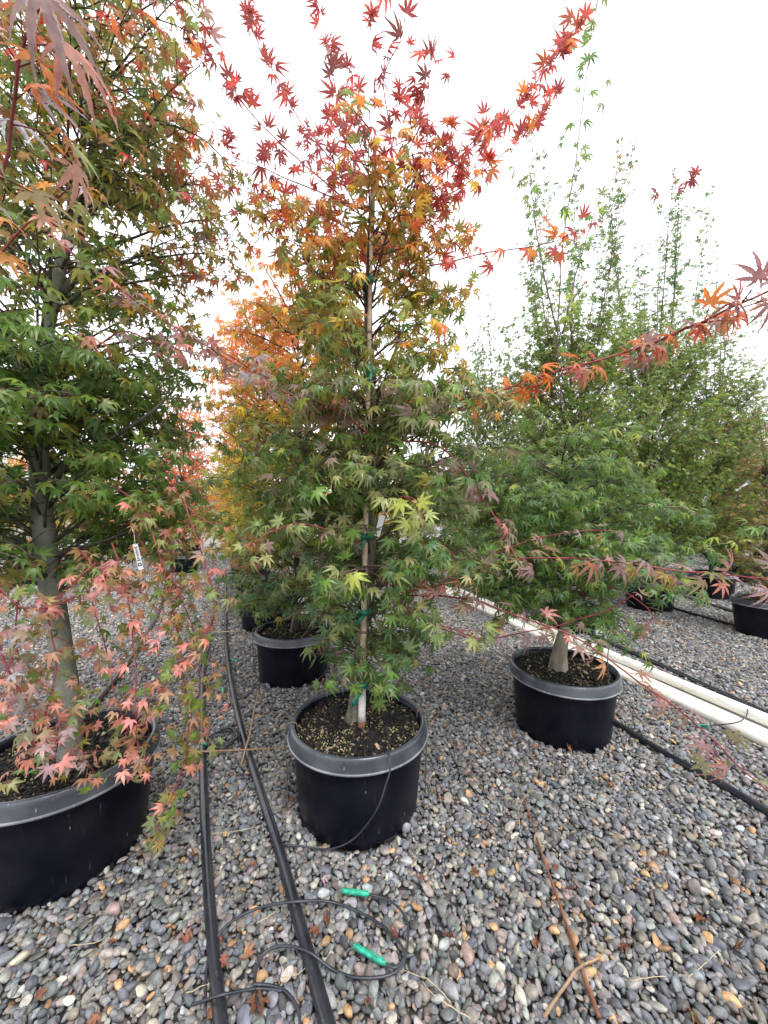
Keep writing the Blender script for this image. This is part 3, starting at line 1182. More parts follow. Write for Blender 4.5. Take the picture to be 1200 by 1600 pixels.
redp = lambda p: T1.pkey(dict(crimson=4, red=2, maroon=1.8))
redor = lambda p: T1.pkey(dict(red=3, orange=.9, crimson=2.5))
for path, d0, d1, pf in [
    ([(560, 330), (480, 265), (400, 185), (330, 95), (250, -10)], 1.6, 1.5, redp),
    ([(548, 300), (535, 210), (520, 120), (505, 40), (488, -20)], 1.7, 1.75, redp),
    ([(612, 300), (608, 210), (598, 120), (625, 60), (636, -15)], 1.55, 1.4, redp),
    ([(640, 320), (662, 240), (668, 170), (672, 90)], 1.5, 1.4, redp),
    ([(630, 330), (715, 250), (790, 185), (850, 115), (905, 30)], 1.62, 1.75, redor),
    ([(625, 350), (720, 290), (800, 225), (870, 150)], 1.66, 1.85, redor),
    ([(575, 330), (480, 290), (415, 262), (340, 235)], 1.6, 1.55, redp),
    ([(570, 310), (500, 230), (450, 160), (400, 60), (380, -10)], 1.65, 1.7, redp),
    ([(600, 330), (570, 250), (560, 200), (590, 140)], 1.5, 1.35, redp),
    ([(650, 420), (750, 395), (850, 380), (920, 350)], 1.55, 1.5, redor),
    ([(560, 380), (480, 370), (430, 330), (395, 300)], 1.62, 1.6, redor),
]:
    T1.shoot(W(path, d0, d1), .0034, .0011, .060, .055, pf, s0=.1, twig=(.13, .13), skip=.22)
# long thin tip with a few dark red leaves at its end
T1.shoot(W([(880, 370), (950, 338), (1003, 314), (1040, 298), (1078, 284)], 1.5, 1.4), .0016, .001, .05, .042, lambda p: T1.pkey(dict(maroon=2, crimson=2)), s0=.62, skip=.2)
# fresh green shoot in front of the red top
T1.shoot(W([(640, 400), (620, 330), (590, 275), (565, 215), (556, 175)], 1.35, 1.25), .003, .0014, .05, .044,
         lambda p: T1.pkey(dict(green=3, lime=2, blue=1)), s0=.1, twig=(.06, .1), mat='shoot_brown')
# orange branch reaching to the right, its leaves purple towards the end
orp = lambda p: T1.pkey(dict(orange=4, gold=.8, red=1.5) if p[0] < .62 else dict(orange=2, mauve=1.5, maroon=1.5, red=1))
purp = lambda p: T1.pkey(dict(mauve=2.5, maroon=2, lilac=1))
T1.shoot(W([(640, 690), (720, 640), (820, 600), (950, 562), (1060, 522), (1130, 487), (1230, 442)], 1.55, .93), .0040, .0030, .062, .060, orp, kind='near', s0=.2, twig=(.08, .14), skip=.25)
T1.shoot(W([(660, 660), (780, 620), (900, 578), (1010, 540), (1100, 500), (1230, 460)], 1.52, 1.02), .0030, .0020, .065, .055, orp, kind='near', s0=.25, skip=.25, twig=(.07, .16))
T1.shoot(W([(1105, 500), (1135, 478), (1175, 462)], 1.0, .93), .0015, .001, .06, .06, purp, kind='near', s0=.05, skip=.5)
# branch over the green bush and the pots
mau = lambda p: T1.pkey(dict(mauve=4, bronze=1.3, salmon=.8, sage=1, olive=.8))
T1.shoot(W([(600, 930), (690, 915), (760, 889), (830, 876), (950, 879), (1060, 892), (1140, 898), (1230, 905)], 1.5, .98), .0032, .0016, .055, .056, mau, kind='near', s0=.1, twig=(.06, .17), skip=.22)
# low arching branch across the white pipes
T1.shoot(W([(640, 930), (735, 937), (800, 963), (900, 1000), (980, 1058), (1080, 1128), (1150, 1190), (1230, 1262)], 1.5, .86), .0034, .0020, .06, .056, mau, kind='near', s0=.12, twig=(.06, .17), skip=.22)
T1.shoot(W([(660, 880), (760, 870), (830, 842), (900, 828), (960, 830)], 1.5, 1.3), .003, .0014, .07, .04, lambda p: T1.pkey(dict(mauve=3, lilac=1, bronze=1)), s0=.2, skip=.3)
T1.shoot(W([(640, 960), (740, 1000), (830, 985), (930, 962), (990, 930)], 1.5, 1.2), .003, .0014, .08, .045, mau, s0=.2, skip=.4)
# mauve sprays to the left and the right of the trunk
T1.shoot(W([(590, 690), (520, 640), (450, 615), (390, 575), (340, 545)], 1.45, 1.2), .004, .0016, .05, .052, lambda p: T1.pkey(dict(mauve=3, salmon=1.2, lilac=1.5, sage=2)), s0=.2, twig=(.09, .09))
T1.shoot(W([(620, 690), (690, 700), (745, 760), (790, 830), (812, 880)], 1.45, 1.25), .004, .0016, .05, .050, lambda p: T1.pkey(dict(mauve=3, sage=1.5, salmon=.6, green=1)), s0=.25, twig=(.08, .1))
T1.shoot(W([(560, 850), (480, 820), (430, 830), (395, 850)], 1.4, 1.2), .0035, .0015, .05, .054, lambda p: T1.pkey(dict(pale=3, sage=2, green=2, mauve=.5)), s0=.1, twig=(.09, .1))
T1.shoot(W([(600, 800), (625, 775), (650, 790), (660, 810)], 1.3, 1.12), .003, .0015, .045, .055, lambda p: T1.pkey(dict(pale=3, lime=1.5, sage=1)), s0=.1, twig=(.06, .1))
T1.shoot(W([(590, 900), (650, 960), (700, 980), (750, 1000)], 1.45, 1.25), .0035, .0015, .05, .052, lambda p: T1.pkey(dict(pale=1, sage=2, blue=2, green=2)), s0=.1, twig=(.09, .1))
# the cane and its ties stay in view where nothing grows before them
T1.thin(lambda p, x, y: p[1] < 1.57 and abs(x - 580) < 24 and (395 < y < 640 or 820 < y < 955) and random.random() < .93)
T1.thin(lambda p, x, y: y > 905 and x < 505 + random.uniform(-15, 15) and p[1] > 1.2)
T1.arrays(droop=.62, upw=.85, rand=.34, outw=.7, centre=(-.06, 1.62, 1.4), zup=2.55)

# ================================================================== LEFT MAPLE
tl = [np.array([-1.105, 1.345, .325]), pix(112, 1130, 1.35), pix(100, 1040, 1.36), pix(78, 900, 1.37), pix(66, 800, 1.38), pix(62, 720, 1.39)]
TLp = catmull(tl + [pix(58, 640, 1.40), pix(70, 540, 1.42), pix(92, 430, 1.42), pix(112, 340, 1.44), pix(130, 220, 1.48), pix(150, 60, 1.5), pix(160, -60, 1.5)], 70)
axisL = lambda z: np.array([np.interp(z, TLp[:, 2], TLp[:, 0]), np.interp(z, TLp[:, 2], TLp[:, 1]), min(z, TLp[-1, 2])])
T2 = Tree('broad')


def palL(p):
    z = p[2] + random.uniform(-.14, .14)
    a_ = axisL(p[2])
    rr_ = math.hypot(p[0] - a_[0], p[1] - a_[1])
    if z < .95: w_ = dict(green=3, bronze=1, salmon=1.6, sage=2, olive=1.2, gold=.4)
    elif z < 1.15: w_ = dict(green=6, deep=2, bronze=.5, salmon=.5, sage=1.2, olive=1)
    elif z < 1.8: w_ = dict(green=7, deep=2.6, olive=1.4, sage=.8, lime=.4, salmon=.1)
    elif rr_ < .34 or z < 2.0: w_ = dict(olive=4, green=4, deep=1.4, bronze=.6, gold=.6)
    elif z < 2.45: w_ = dict(olive=3, green=1.6, bronze=2, orange=.7, red=.9, mauve=.4)
    else: w_ = dict(olive=1.6, bronze=2.2, orange=.7, red=1.8, crimson=.7, mauve=.5)
    return T2.pkey(w_)


envL = envf([(.75, .30), (.95, .50), (1.2, .56), (1.7, .56), (2.2, .58), (2.7, .54), (3.1, .45), (3.5, .25)])
T2.crown(axisL, envL, .98, 1.75, 64, palL, .048, rise=.35, sag=.18, twl=.25, tws=.058, spacing=.050, zmin=.95, ztop=3.0, r0=.0065, mat='bark_dark', s_first=.14)
T2.crown(axisL, envL, 1.75, 3.25, 92, palL, .045, rise=.6, sag=.06, twl=.25, tws=.062, spacing=.052, zmin=1.35, ztop=3.2, r0=.0065, mat='bark_dark', az0=1.0, s_first=.14)
limbs = [
    ([(66, 785, 1.38), (90, 745, 1.36), (112, 715, 1.34), (165, 690, 1.34), (228, 650, 1.36), (262, 620, 1.42), (290, 585, 1.46)], .014, .0015),
    ([(60, 660, 1.40), (38, 590, 1.40), (10, 525, 1.40), (-30, 450, 1.4)], .022, .007),
    ([(82, 470, 1.42), (112, 440, 1.44), (128, 400, 1.46), (126, 345, 1.5), (135, 250, 1.55), (170, 200, 1.58), (188, 180, 1.6)], .017, .006),
    ([(80, 870, 1.37), (115, 858, 1.36), (160, 846, 1.35), (200, 830, 1.36)], .008, .003),
    ([(92, 925, 1.37), (125, 905, 1.35), (160, 882, 1.33), (215, 868, 1.32)], .009, .003),
    ([(70, 915, 1.37), (40, 910, 1.36), (0, 925, 1.34), (-30, 940, 1.33)], .008, .004),
    ([(150, 690, 1.35), (130, 660, 1.38), (120, 640, 1.4)], .008, .003),
]
for pts, ra, rb in limbs:
    P = catmull([pix(*q) for q in pts], 22)
    T2.branches.append(([(P, np.linspace(ra, rb, 22), 8)], 'bark_grey' if ra > .018 else 'bark_dark'))
salp = lambda p: T2.pkey(dict(salmon=3.4, pink=2.8, bronze=1.2, sage=2.8, green=2.2, pale=1))
salg = lambda p: T2.pkey(dict(salmon=2, bronze=1.4, sage=2.5, green=3.2, olive=1))
mvp = lambda p: T2.pkey(dict(mauve=2.5, salmon=2, sage=1.5, lilac=1.2, pink=.8))
for path, d0, d1, pf in [
    ([(290, 780), (318, 880), (335, 950), (318, 1000), (268, 1058), (240, 1100)], 1.15, 1.08, salp),
    ([(175, 850), (200, 945), (213, 1040), (212, 1130), (210, 1200)], 1.15, 1.05, salp),
    ([(235, 830), (262, 930), (284, 1050), (290, 1160), (262, 1250), (238, 1310)], 1.18, 1.16, salg),
    ([(250, 880), (300, 980), (312, 1090), (302, 1190)], 1.3, 1.22, salg),
    ([(150, 880), (90, 935), (30, 1010), (-10, 1090)], 1.05, .92, mvp),
    ([(60, 930), (85, 1030), (70, 1120), (35, 1200)], 1.05, .98, salp),
    ([(-20, 890), (40, 950), (110, 935), (165, 905)], .95, 1.0, salp),
    ([(-20, 960), (25, 1060), (70, 1140), (120, 1185)], .95, 1.0, mvp),
    ([(130, 900), (165, 1010), (190, 1110), (232, 1190)], 1.2, 1.12, salg),
    ([(200, 820), (240, 880), (280, 920), (310, 900)], 1.25, 1.2, salp),
    ([(120, 860), (170, 905), (225, 930), (262, 990)], 1.2, 1.15, salp),
    ([(30, 900), (20, 1000), (50, 1100), (110, 1150), (150, 1210)], 1.1, 1.08, salg),
    ([(260, 740), (300, 800), (350, 830), (392, 842)], 1.3, 1.25, salg),
    ([(180, 760), (230, 800), (265, 860), (280, 930)], 1.22, 1.2, salg),
]:
    T2.shoot(W(path, d0, d1), .0024, .0011, .040, .034, pf, s0=.08, twig=(.085, .05), skip=.12)
T2.shoot(W([(60, 350), (125, 405), (205, 465), (290, 525), (370, 572), (420, 590)], 1.15, 1.22), .0042, .0016, .06, .044, mvp, s0=.08, twig=(.07, .16))
T2.shoot(W([(120, 560), (190, 520), (260, 540), (330, 560)], 1.2, 1.2), .0035, .0014, .06, .042, mvp, s0=.1, twig=(.07, .16))
# shoot close to the camera at the upper left
nearp = lambda p: T2.pkey(dict(orange=2.2, bronze=1.6, mauve=1.4, lilac=4, olive=.8, sage=.8))
T2.shoot(W([(-60, 420), (0, 290), (22, 200), (38, 110), (58, 30), (90, -40)], .70, .56), .0030, .0020, .055, .078, nearp, kind='near', s0=.15, skip=.1, twig=(.06, .12))
T2.shoot(W([(-80, 520), (-20, 420), (60, 330), (110, 290)], .85, .8), .003, .0015, .06, .05, nearp, kind='near', s0=.1, skip=.2, twig=(.05, .2))
for path in ([(170, 230), (240, 190), (300, 210), (350, 250), (392, 300)], [(150, 150), (210, 90), (250, 60), (290, 110)], [(160, 80), (190, 20), (225, -20)],
             [(200, 330), (270, 300), (320, 330), (365, 380)], [(190, 420), (270, 400), (340, 400), (385, 430)]):
    T2.shoot(W(path, 1.45, 1.4), .004, .0014, .055, .040, lambda p: T2.pkey(dict(olive=3, bronze=2, red=1, green=1)), s0=.15, twig=(.09, .11), mat='bark_dark')
T2.thin(lambda p, x, y: p[1] < 1.39 and abs(x - 74) < 30 and 705 < y < 935 and random.random() < .88)
T2.thin(lambda p, x, y: p[1] < 1.39 and abs(x - 85) < 34 and 380 < y < 520 and random.random() < .6)
T2.arrays(droop=.5, upw=.95, rand=.34, outw=.55, centre=(-1.15, 1.42, 1.8))

# ================================================================== RIGHT BUSHY MAPLE
rb = np.array([0.965, 2.13, .325])
tr = [rb, pix(876, 1010, 2.10), pix(886, 960, 2.12), pix(884, 900, 2.15), pix(880, 820, 2.18), pix(876, 700, 2.2), pix(872, 560, 2.2), pix(872, 420, 2.2)]
TRp = catmull(tr, 50)
axisR = lambda z: np.array([np.interp(z, TRp[:, 2], TRp[:, 0]), np.interp(z, TRp[:, 2], TRp[:, 1]), min(z, TRp[-1, 2])])
T3 = Tree('maple')


def palR(p):
    z = p[2] + random.uniform(-.1, .1)
    w_ = dict(green=6, deep=2.5, blue=2.5, lime=.5, sage=.4)
    if z > 1.4: w_ = dict(green=4, deep=2, lime=1.2, blue=1)
    return T3.pkey(w_)


envR = envf([(.6, .38), (.75, .55), (1.0, .66), (1.3, .58), (1.6, .42), (1.9, .2)])
T3.crown(axisR, envR, .64, 1.52, 88, palR, .046, rise=.25, sag=.14, twl=.25, tws=.056, spacing=.048, zmin=.68, ztop=1.9, r0=.007, mat='bark_dark')
greenp = lambda p: T3.pkey(dict(green=4, lime=1.2, sage=.8, blue=1))
T3.shoot(W([(876, 640), (870, 530), (874, 420), (885, 330), (900, 240), (915, 140), (926, 60), (937, -20)], 2.2, 2.15), .0045, .002, .12, .060, greenp, s0=.05, skip=.25, twig=(.15, .15), mat='shoot_brown')
T3.shoot(W([(872, 520), (850, 420), (835, 330), (828, 270)], 2.2, 2.3), .005, .002, .09, .048, greenp, s0=.1, skip=.2, twig=(.15, .12), mat='shoot_brown')
T3.shoot(W([(880, 520), (905, 420), (930, 330), (940, 300)], 2.2, 2.35), .005, .002, .09, .048, greenp, s0=.1, skip=.2, twig=(.15, .12), mat='shoot_brown')
T3.shoot(W([(900, 920), (1000, 905), (1060, 875), (1120, 850), (1170, 825), (1230, 805)], 2.1, 1.5), .005, .0022, .09, .055, lambda p: T3.pkey(dict(green=3, lime=2.5)), kind='near', s0=.35, skip=.25, mat='shoot_green', twig=(.08, .2))
T3.shoot(W([(900, 850), (980, 800), (1060, 790), (1110, 815)], 2.1, 1.85), .005, .002, .07, .048, greenp, s0=.2, skip=.1, twig=(.12, .12), mat='shoot_green')
T3.shoot(W([(900, 930), (960, 920), (1020, 960), (1000, 985)], 2.05, 1.8), .004, .002, .07, .045, lambda p: T3.pkey(dict(bronze=2, mauve=2, olive=2)), s0=.3, skip=.2, twig=(.1, .14), mat='shoot_red')
T3.thin(lambda p, x, y: x > 955 and y > 900 + (955 - x) * .25 + random.uniform(-12, 12) and p[1] > 1.85)
T3.arrays(droop=.45, upw=1.0, rand=.3, outw=.5, centre=(.95, 2.2, 1.0))

# ================================================================== SECOND AND THIRD IN THE ROW
def axis_line(b, lean=(0, 0), top_=2.4):
    b = np.array(b, float)
    P = np.array([b + np.array([lean[0] * s, lean[1] * s, (top_ - b[2]) * s]) + np.array([.02 * math.sin(s * 5 + b[0]), .02 * math.cos(s * 4), 0]) * s for s in np.linspace(0, 1, 24)])
    return P, (lambda z: np.array([np.interp(z, P[:, 2], P[:, 0]), np.interp(z, P[:, 2], P[:, 1]), min(z, P[-1, 2])]))


x, y = near_pots['second']
P4, ax4 = axis_line((x, y, .32), (.05, 0), 2.5)
T4 = Tree('maple')


def pal4(p):
    z = p[2] + random.uniform(-.15, .15)
    if z < .9: w_ = dict(green=3, blue=3, sage=2, olive=1)
    elif z < 1.6: w_ = dict(green=3, olive=3, lime=.8, gold=.8, deep=2)
    elif z < 2.0: w_ = dict(olive=3, gold=2, yellow=.8, green=2)
    else: w_ = dict(gold=2, orange=3, coral=.8, olive=1.5)
    return T4.pkey(w_)


T4.crown(ax4, envf([(.4, .3), (.5, .4), (.8, .55), (1.3, .65), (2.0, .62), (2.5, .5), (3.0, .3)]), .46, 2.85, 112, pal4, .053, rise=.4, twl=.27, tws=.064, spacing=.054, zmin=.48, ztop=2.5, r0=.010)
T4.arrays(droop=.6, upw=.85, rand=.34, outw=.6, centre=(x, y, 1.6))
x, y = near_pots['third']
P5, ax5 = axis_line((x, y, .32), (-.05, 0), 2.8)
T5 = Tree('lite')


def pal5(p):
    z = p[2] + random.uniform(-.2, .2)
    w_ = dict(bronze=2, salmon=1, green=2, sage=1) if z < .9 else dict(yellow=2, gold=2, lime=1.5, olive=2.5, green=1) if z < 1.9 else dict(gold=2, orange=3.5, coral=2)
    return T5.pkey(w_)


T5.crown(ax5, envf([(.5, .3), (.9, .55), (1.6, .7), (2.4, .66), (3.0, .5), (3.5, .3)]), .6, 3.4, 110, pal5, .056, rise=.5, twl=.28, tws=.066, spacing=.056, zmin=.55, ztop=2.8, r0=.010)
T5.arrays(droop=.5, upw=.9, rand=.36, outw=.6, centre=(x, y, 1.8))

near = [T1, T2, T3, T4]
print('leaves', [len(q.node) for q in near + [T5]])
sing = pick_visible(near)
finish_tree(T1, 'maple_tree', 'slender maple tied to a bamboo stake, green below and crimson at the top', tb,
            [trunk_tube(tpts, [.034, .028, .024, .022, .020, .017, .013, .008], 44, 12, .05),
             trunk_tube([tb + (-.004, 0, -.03), tb + (0, 0, .01), tb + (.004, 0, .05)], [.046, .038, .029], 6, 12)], 'bark_brown', sing[0])
finish_tree(T2, 'maple_tree', 'broad maple with thick grey trunk and weeping salmon shoots hanging over its pot', tuple(tl[0]),
            [trunk_tube(list(TLp[::3]), [.037, .034, .034, .035, .033, .029, .025, .022, .019, .015, .011, .007, .005], 60, 16, .03)], 'bark_grey', sing[1])
finish_tree(T3, 'maple_tree', 'low bushy bright green maple with stout pale trunk beside the white pipes', tuple(rb),
            [trunk_tube([rb + (-.005, 0, -.03), rb, rb + (.004, 0, .06)], [.062, .053, .046], 6, 14),
             trunk_tube(list(TRp[:33:3]), [.048, .044, .041, .036, .028, .022, .016, .012, .008, .006, .005, .0045, .004], 40, 14, .04)], 'bark_tan', sing[2])
finish_tree(T4, 'maple_tree', 'maple turning gold at the top, in the pot directly behind the staked maple', (near_pots['second'][0], near_pots['second'][1], .32),
            [(P4, np.linspace(.024, .006, 24), 10)], 'bark_dark', sing[3], None, True)
finish_tree(T5, 'maple_tree', 'maple with yellow lower leaves and orange top, third tree along the black hoses', (near_pots['third'][0], near_pots['third'][1], .32),
            [(P5, np.linspace(.022, .006, 24), 8)], 'bark_dark', None, None, True)

# ================================================================== TREES FURTHER BACK
def make_kind(kind):
    """one tree at the origin of each kind; returned as (trunk mesh, branch mesh, crown mesh)"""
    tr_ = Tree('lite')
    if kind.startswith('upright'):
        P, ax = axis_line((0, 0, .32), (.05, .02), 2.6)
        tall = kind.endswith('tall')

        def pf(p):
            z = p[2]
            return tr_.pkey(dict(green=6, deep=1.4, lime=1.8, olive=3.2, sage=.5) if z < 3.3 else dict(deep=3, green=2, blue=1.5, olive=.8, bronze=.7))  # high leaves coloured darker to paint their backlit look against the sky
        tr_.crown(ax, envf([(.6, .4), (1.2, .66), (2.0, .78), (2.8, .72), (3.4, .5), (4.0, .3)]), .75, 3.3, 150, pf, .044, rise=1.1, sag=-.03, twl=.34, tws=.058,
                  spacing=.050, zmin=.5, ztop=2.6, r0=.0065, mat='shoot_brown', twdroop=.05)
        for k in range(13 if tall else 9):
            a = random.uniform(0, 6.28)
            r_ = random.uniform(.1, .5)
            zt = random.uniform(3.7, 5.2 if tall else 4.2)
            p0 = np.array([math.cos(a) * r_ * .5, math.sin(a) * r_ * .5, 2.4])
            p1 = np.array([math.cos(a) * r_, math.sin(a) * r_, 3.2])
            lean = random.uniform(1.1, 1.7)
            p2 = np.array([math.cos(a) * r_ * lean, math.sin(a) * r_ * lean, zt])
            tr_.shoot([p0, p1, p2], .007, .0028, .060, .050, pf, s0=.1, twig=(.15, .09), skip=.12, mat='shoot_brown', sides=4)
        tr_.arrays(droop=.2, upw=.9, rand=.45, outw=.5, centre=(0, 0, 2))
        trunk = [(P, np.linspace(.030, .008, 24), 8)]
    else:
        P, ax = axis_line((0, 0, .32), (.06, .03), 2.3)
        pal = {
            'coral': lambda z: dict(coral=4, orange=2.5, red=1.0, salmon=1) if z > 1.3 else dict(orange=2, gold=2, coral=1.5, olive=1),
            'orange': lambda z: dict(orange=3, gold=2.5, coral=1, yellow=.6) if z > 1.2 else dict(gold=2, olive=2, yellow=1, orange=1),
            'yellow': lambda z: dict(yellow=2, lime=2, olive=2.5, gold=1.5, green=1),
            'maroon': lambda z: dict(maroon=4, crimson=1.5, bronze=1.2) if z > 1.0 else dict(bronze=2, olive=2, maroon=1),
            'bronze': lambda z: dict(bronze=2, olive=3, sage=1.5, green=2, salmon=.4, maroon=.5),
            'leafy': lambda z: dict(green=4, deep=3, olive=1.5, lime=.5),
        }[kind]
        tr_.crown(ax, envf([(.5, .35), (.9, .6), (1.5, .72), (2.1, .62), (2.6, .42), (3.0, .25)]), .55, 2.85, 100, lambda p: tr_.pkey(pal(p[2] + random.uniform(-.2, .2))), .050, rise=.5,
                  sag=.1, twl=.28, tws=.074, spacing=.060, zmin=.5, ztop=2.3, r0=.010, mat='bark_dark')
        for k in range(5):
            a = k * 1.3
            tr_.shoot([np.array([0, 0, 2.1]), np.array([math.cos(a) * .2, math.sin(a) * .2, 2.7]), np.array([math.cos(a) * .35, math.sin(a) * .35, random.uniform(3.0, 3.5)])],
                      .005, .002, .07, .044, lambda p: tr_.pkey(pal(p[2])), s0=.2, twig=(.1, .13), skip=.2, mat='bark_dark', sides=4)
        tr_.arrays(droop=.5, upw=.9, rand=.36, outw=.5, centre=(0, 0, 1.7))
        trunk = [(P, np.linspace(.026, .007, 24), 8)]
    o = np.array([0, 0, .32])
    tm = mesh('trunk', *merge([tube(p - o, r_, s_) for p, r_, s_ in trunk]), M['bark_dark'])
    bm_ = mesh('branches', *merge([tube(p - o, r_, s_, False) for br, _ in tr_.branches for p, r_, s_ in br]), M[tr_.branches[0][1]])
    A = tr_.A
    cm = foliage_mesh(A, np.ones(len(A['P']), bool))
    cm.transform(Matrix.Translation((0, 0, -.32)))
    return tm, bm_, cm


KINDS = {k: make_kind(k) for k in ('upright_tall', 'upright', 'coral', 'orange', 'yellow', 'maroon', 'bronze', 'leafy')}


def place(kind, x, y, s, rz, label, potlabel, group=None, potgroup=None, pot=True, var=1, sz=None):
    if pot: make_pot(x, y, potlabel, var, rz, 1.0, potgroup)
    r = empty('maple_tree', (x, y, .325), rz)
    r.scale = (s, s, sz or s)
    tag(r, label, 'tree', group)
    tm, bm_, cm = KINDS[kind]
    obj('trunk', tm, r)
    obj('branches', bm_, r)
    tag(obj('crown', cm, r), kind='stuff')
    return r


FG, FPG = 'potted maples standing far back in the nursery rows', 'black pots of the far nursery rows'
FPL = 'small black pot of a maple far back in the nursery rows'
# beyond the white pipes: upright green maples
place('upright_tall', 1.90, 3.95, 1.0, .4, 'tall upright fine-leaved green maple behind the low bushy green maple', 'black pot just beyond the white pipes, behind the bushy green maple')
place('upright_tall', 3.28, 4.75, 1.10, 2.9, 'tallest upright green maple with long bare shoots against the sky, beyond the white pipes', 'black pot beyond the white pipes at the end of two thin hoses', var=2)
place('upright', 1.62, 5.45, .98, 3.9, 'upright green maple seen between the staked maple and the bushy one', 'black pot in shade under the orange branch, beyond the white pipes')
place('upright_tall', 4.6, 5.4, .98, 5.0, 'upright green maple with yellowing shoots in the pot behind the two thin hoses', 'black pot standing behind the two thin black hoses', var=2)
place('bronze', 3.72, 3.72, .62, 1.0, 'small sparse bronze-green maple in the pot in front of the thin hoses', 'black pot with bare soil standing alone in front of the thin hoses', var=2)
place('maroon', 6.1, 6.6, 1.05, .7, 'dark maroon-leaved maple beyond the thin black hoses', 'black pot of the dark maroon maple')
place('bronze', 5.6, 8.2, .95, 1.9, 'bronze-green maple next to the maroon one', 'black pot of the bronze-green maple')
# the left rows
place('orange', -1.78, 5.3, 1.0, .9, 'orange maple, fourth tree along the black hoses', '', pot=False)
place('coral', -3.95, 7.6, 1.2, 2.3, 'bright coral-orange maple glowing in the gap between the two big maples', 'black pot of the bright coral-orange maple')
place('yellow', -2.35, 6.6, .95, 4.1, 'yellow-green maple below the coral one, fifth along the black hoses', 'black pot, fifth one along the black hoses')
place('orange', -6.6, 7.2, .85, .2, 'low orange maple glimpsed behind the thick grey trunk', 'black pot of the low orange maple behind the thick grey trunk')
far = [('orange', -.35, 7.6, .85), ('leafy', .75, 8.0, .85), ('coral', -3.1, 8.9, 1.1), ('leafy', -5.2, 9.0, .95), ('yellow', -7.6, 9.5, 1.0), ('orange', -1.2, 9.8, 1.0), ('leafy', 1.75, 8.6, .95),
       ('upright', 3.3, 8.0, .95), ('leafy', 5.0, 10.5, 1.0), ('maroon', 7.4, 8.4, 1.05), ('yellow', 7.3, 10.5, .95), ('bronze', 8.8, 8.8, 1.0), ('leafy', -10.0, 9.6, 1.1), ('coral', -8.6, 12.0, 1.1),
       ('leafy', -6.0, 12.0, 1.1), ('orange', -4.4, 11.5, 1.15), ('leafy', -2.5, 12.0, 1.0), ('bronze', .2, 11.5, 1.0), ('orange', 2.2, 12.0, .9), ('leafy', 4.0, 13.0, 1.0), ('bronze', 6.3, 13.0, 1.0),
       ('maroon', 9.3, 12.0, 1.1), ('leafy', 11.2, 11.0, 1.0), ('leafy', -12.5, 12.5, 1.1), ('leafy', 8.2, 15.0, 1.1), ('yellow', -.9, 15.0, 1.0), ('leafy', 12.6, 13.6, 1.1)]
nick = dict(orange='orange', leafy='green', coral='coral-red', yellow='yellow-green', upright='upright green', maroon='maroon', bronze='bronze')
for i, (k, x, y, s) in enumerate(far):
    place(k, x, y, s * random.uniform(.95, 1.05), i * 1.7, f'{nick[k]} potted maple far back in the nursery rows', FPL, f'far {nick[k]} maples', FPG, var=i)

# a hedge-like belt of trees that closes the view, too far to tell apart
TB = Tree('lite')
pkb = [TB.pkey(dict(green=3, deep=3, olive=2)), TB.pkey(dict(olive=2, bronze=2, gold=.6, green=2)), TB.pkey(dict(deep=4, green=2))]
for i in range(15000):
    x = random.uniform(-34, 34)
    hmax = 2.6 + .8 * math.sin(x * .9) + .5 * math.sin(x * 2.3 + 1) + .4 * math.sin(x * 5.1)
    z = random.uniform(.1, 1) ** .8 * hmax
    TB.leaf(np.array([x, random.uniform(21, 24), z]), np.array([random.uniform(-1, 1), -.6, random.uniform(-.3, .6)]), None, random.uniform(.12, .2), pkb[int(abs(x * .37 + math.sin(x))) % 3])
TB.arrays()
tag(obj('far_treeline', foliage_mesh(TB.A, np.ones(len(TB.A['P']), bool), 'far_treeline')), 'far belt of mixed green trees closing the view', 'trees', kind='stuff')

# ================================================================== STAKE AND TIES
sb = np.array([-0.090, 1.545, .315])
stp = np.array([-0.052, 1.560, 2.33])
stake = empty('bamboo_stake', tuple(sb))
tag(stake, 'tall tan bamboo stake rising through the middle of the staked maple', 'stake')
L = stp - sb
cn = 40
P = np.array([L * s for s in np.linspace(0.06, 1, cn)])
rad = np.array([.0125 - .0045 * s for s in np.linspace(0, 1, cn)])
obj('cane', mesh('cane', *tube(P, rad, 12), M['cane']), stake)
for s in (.20, .33, .46, .585, .70, .80, .90):
    c = L * s
    r_ = .0125 - .0045 * s
    dd = L / np.linalg.norm(L)
    obj('cane_node', mesh('cane_node', *tube(np.array([c - dd * .006, c - dd * .002, c + dd * .002, c + dd * .006]), [r_ + .0003, r_ + .0022, r_ + .0022, r_ + .0003], 12), M['cane_node']), stake)
obj('white_painted_foot', mesh('painted_foot', *tube(np.array([L * s for s in (.022, .04, .07, .085)]), [.0150, .0150, .0148, .0128], 10), M['white_paint']), stake)
obj('cut_tip', mesh('cut_tip', *tube(np.array([L * s for s in (-.004, .01, .0225)]), [.0135, .0148, .0151], 10), M['cut_wood']), stake)
ties = [(440, .0, 'uppermost green plant tie on the bamboo stake'), (580, .3, 'wide green plant tie with hanging tail, at the pink-tipped sprays'),
        (838, -.6, 'green plant tie on the stake at mid height with a white tag beside it'), (955, -1.2, 'green plant tie low on the stake among dense green leaves'), (1066, -.9, 'lowest green plant tie, its tail free above the soil')]
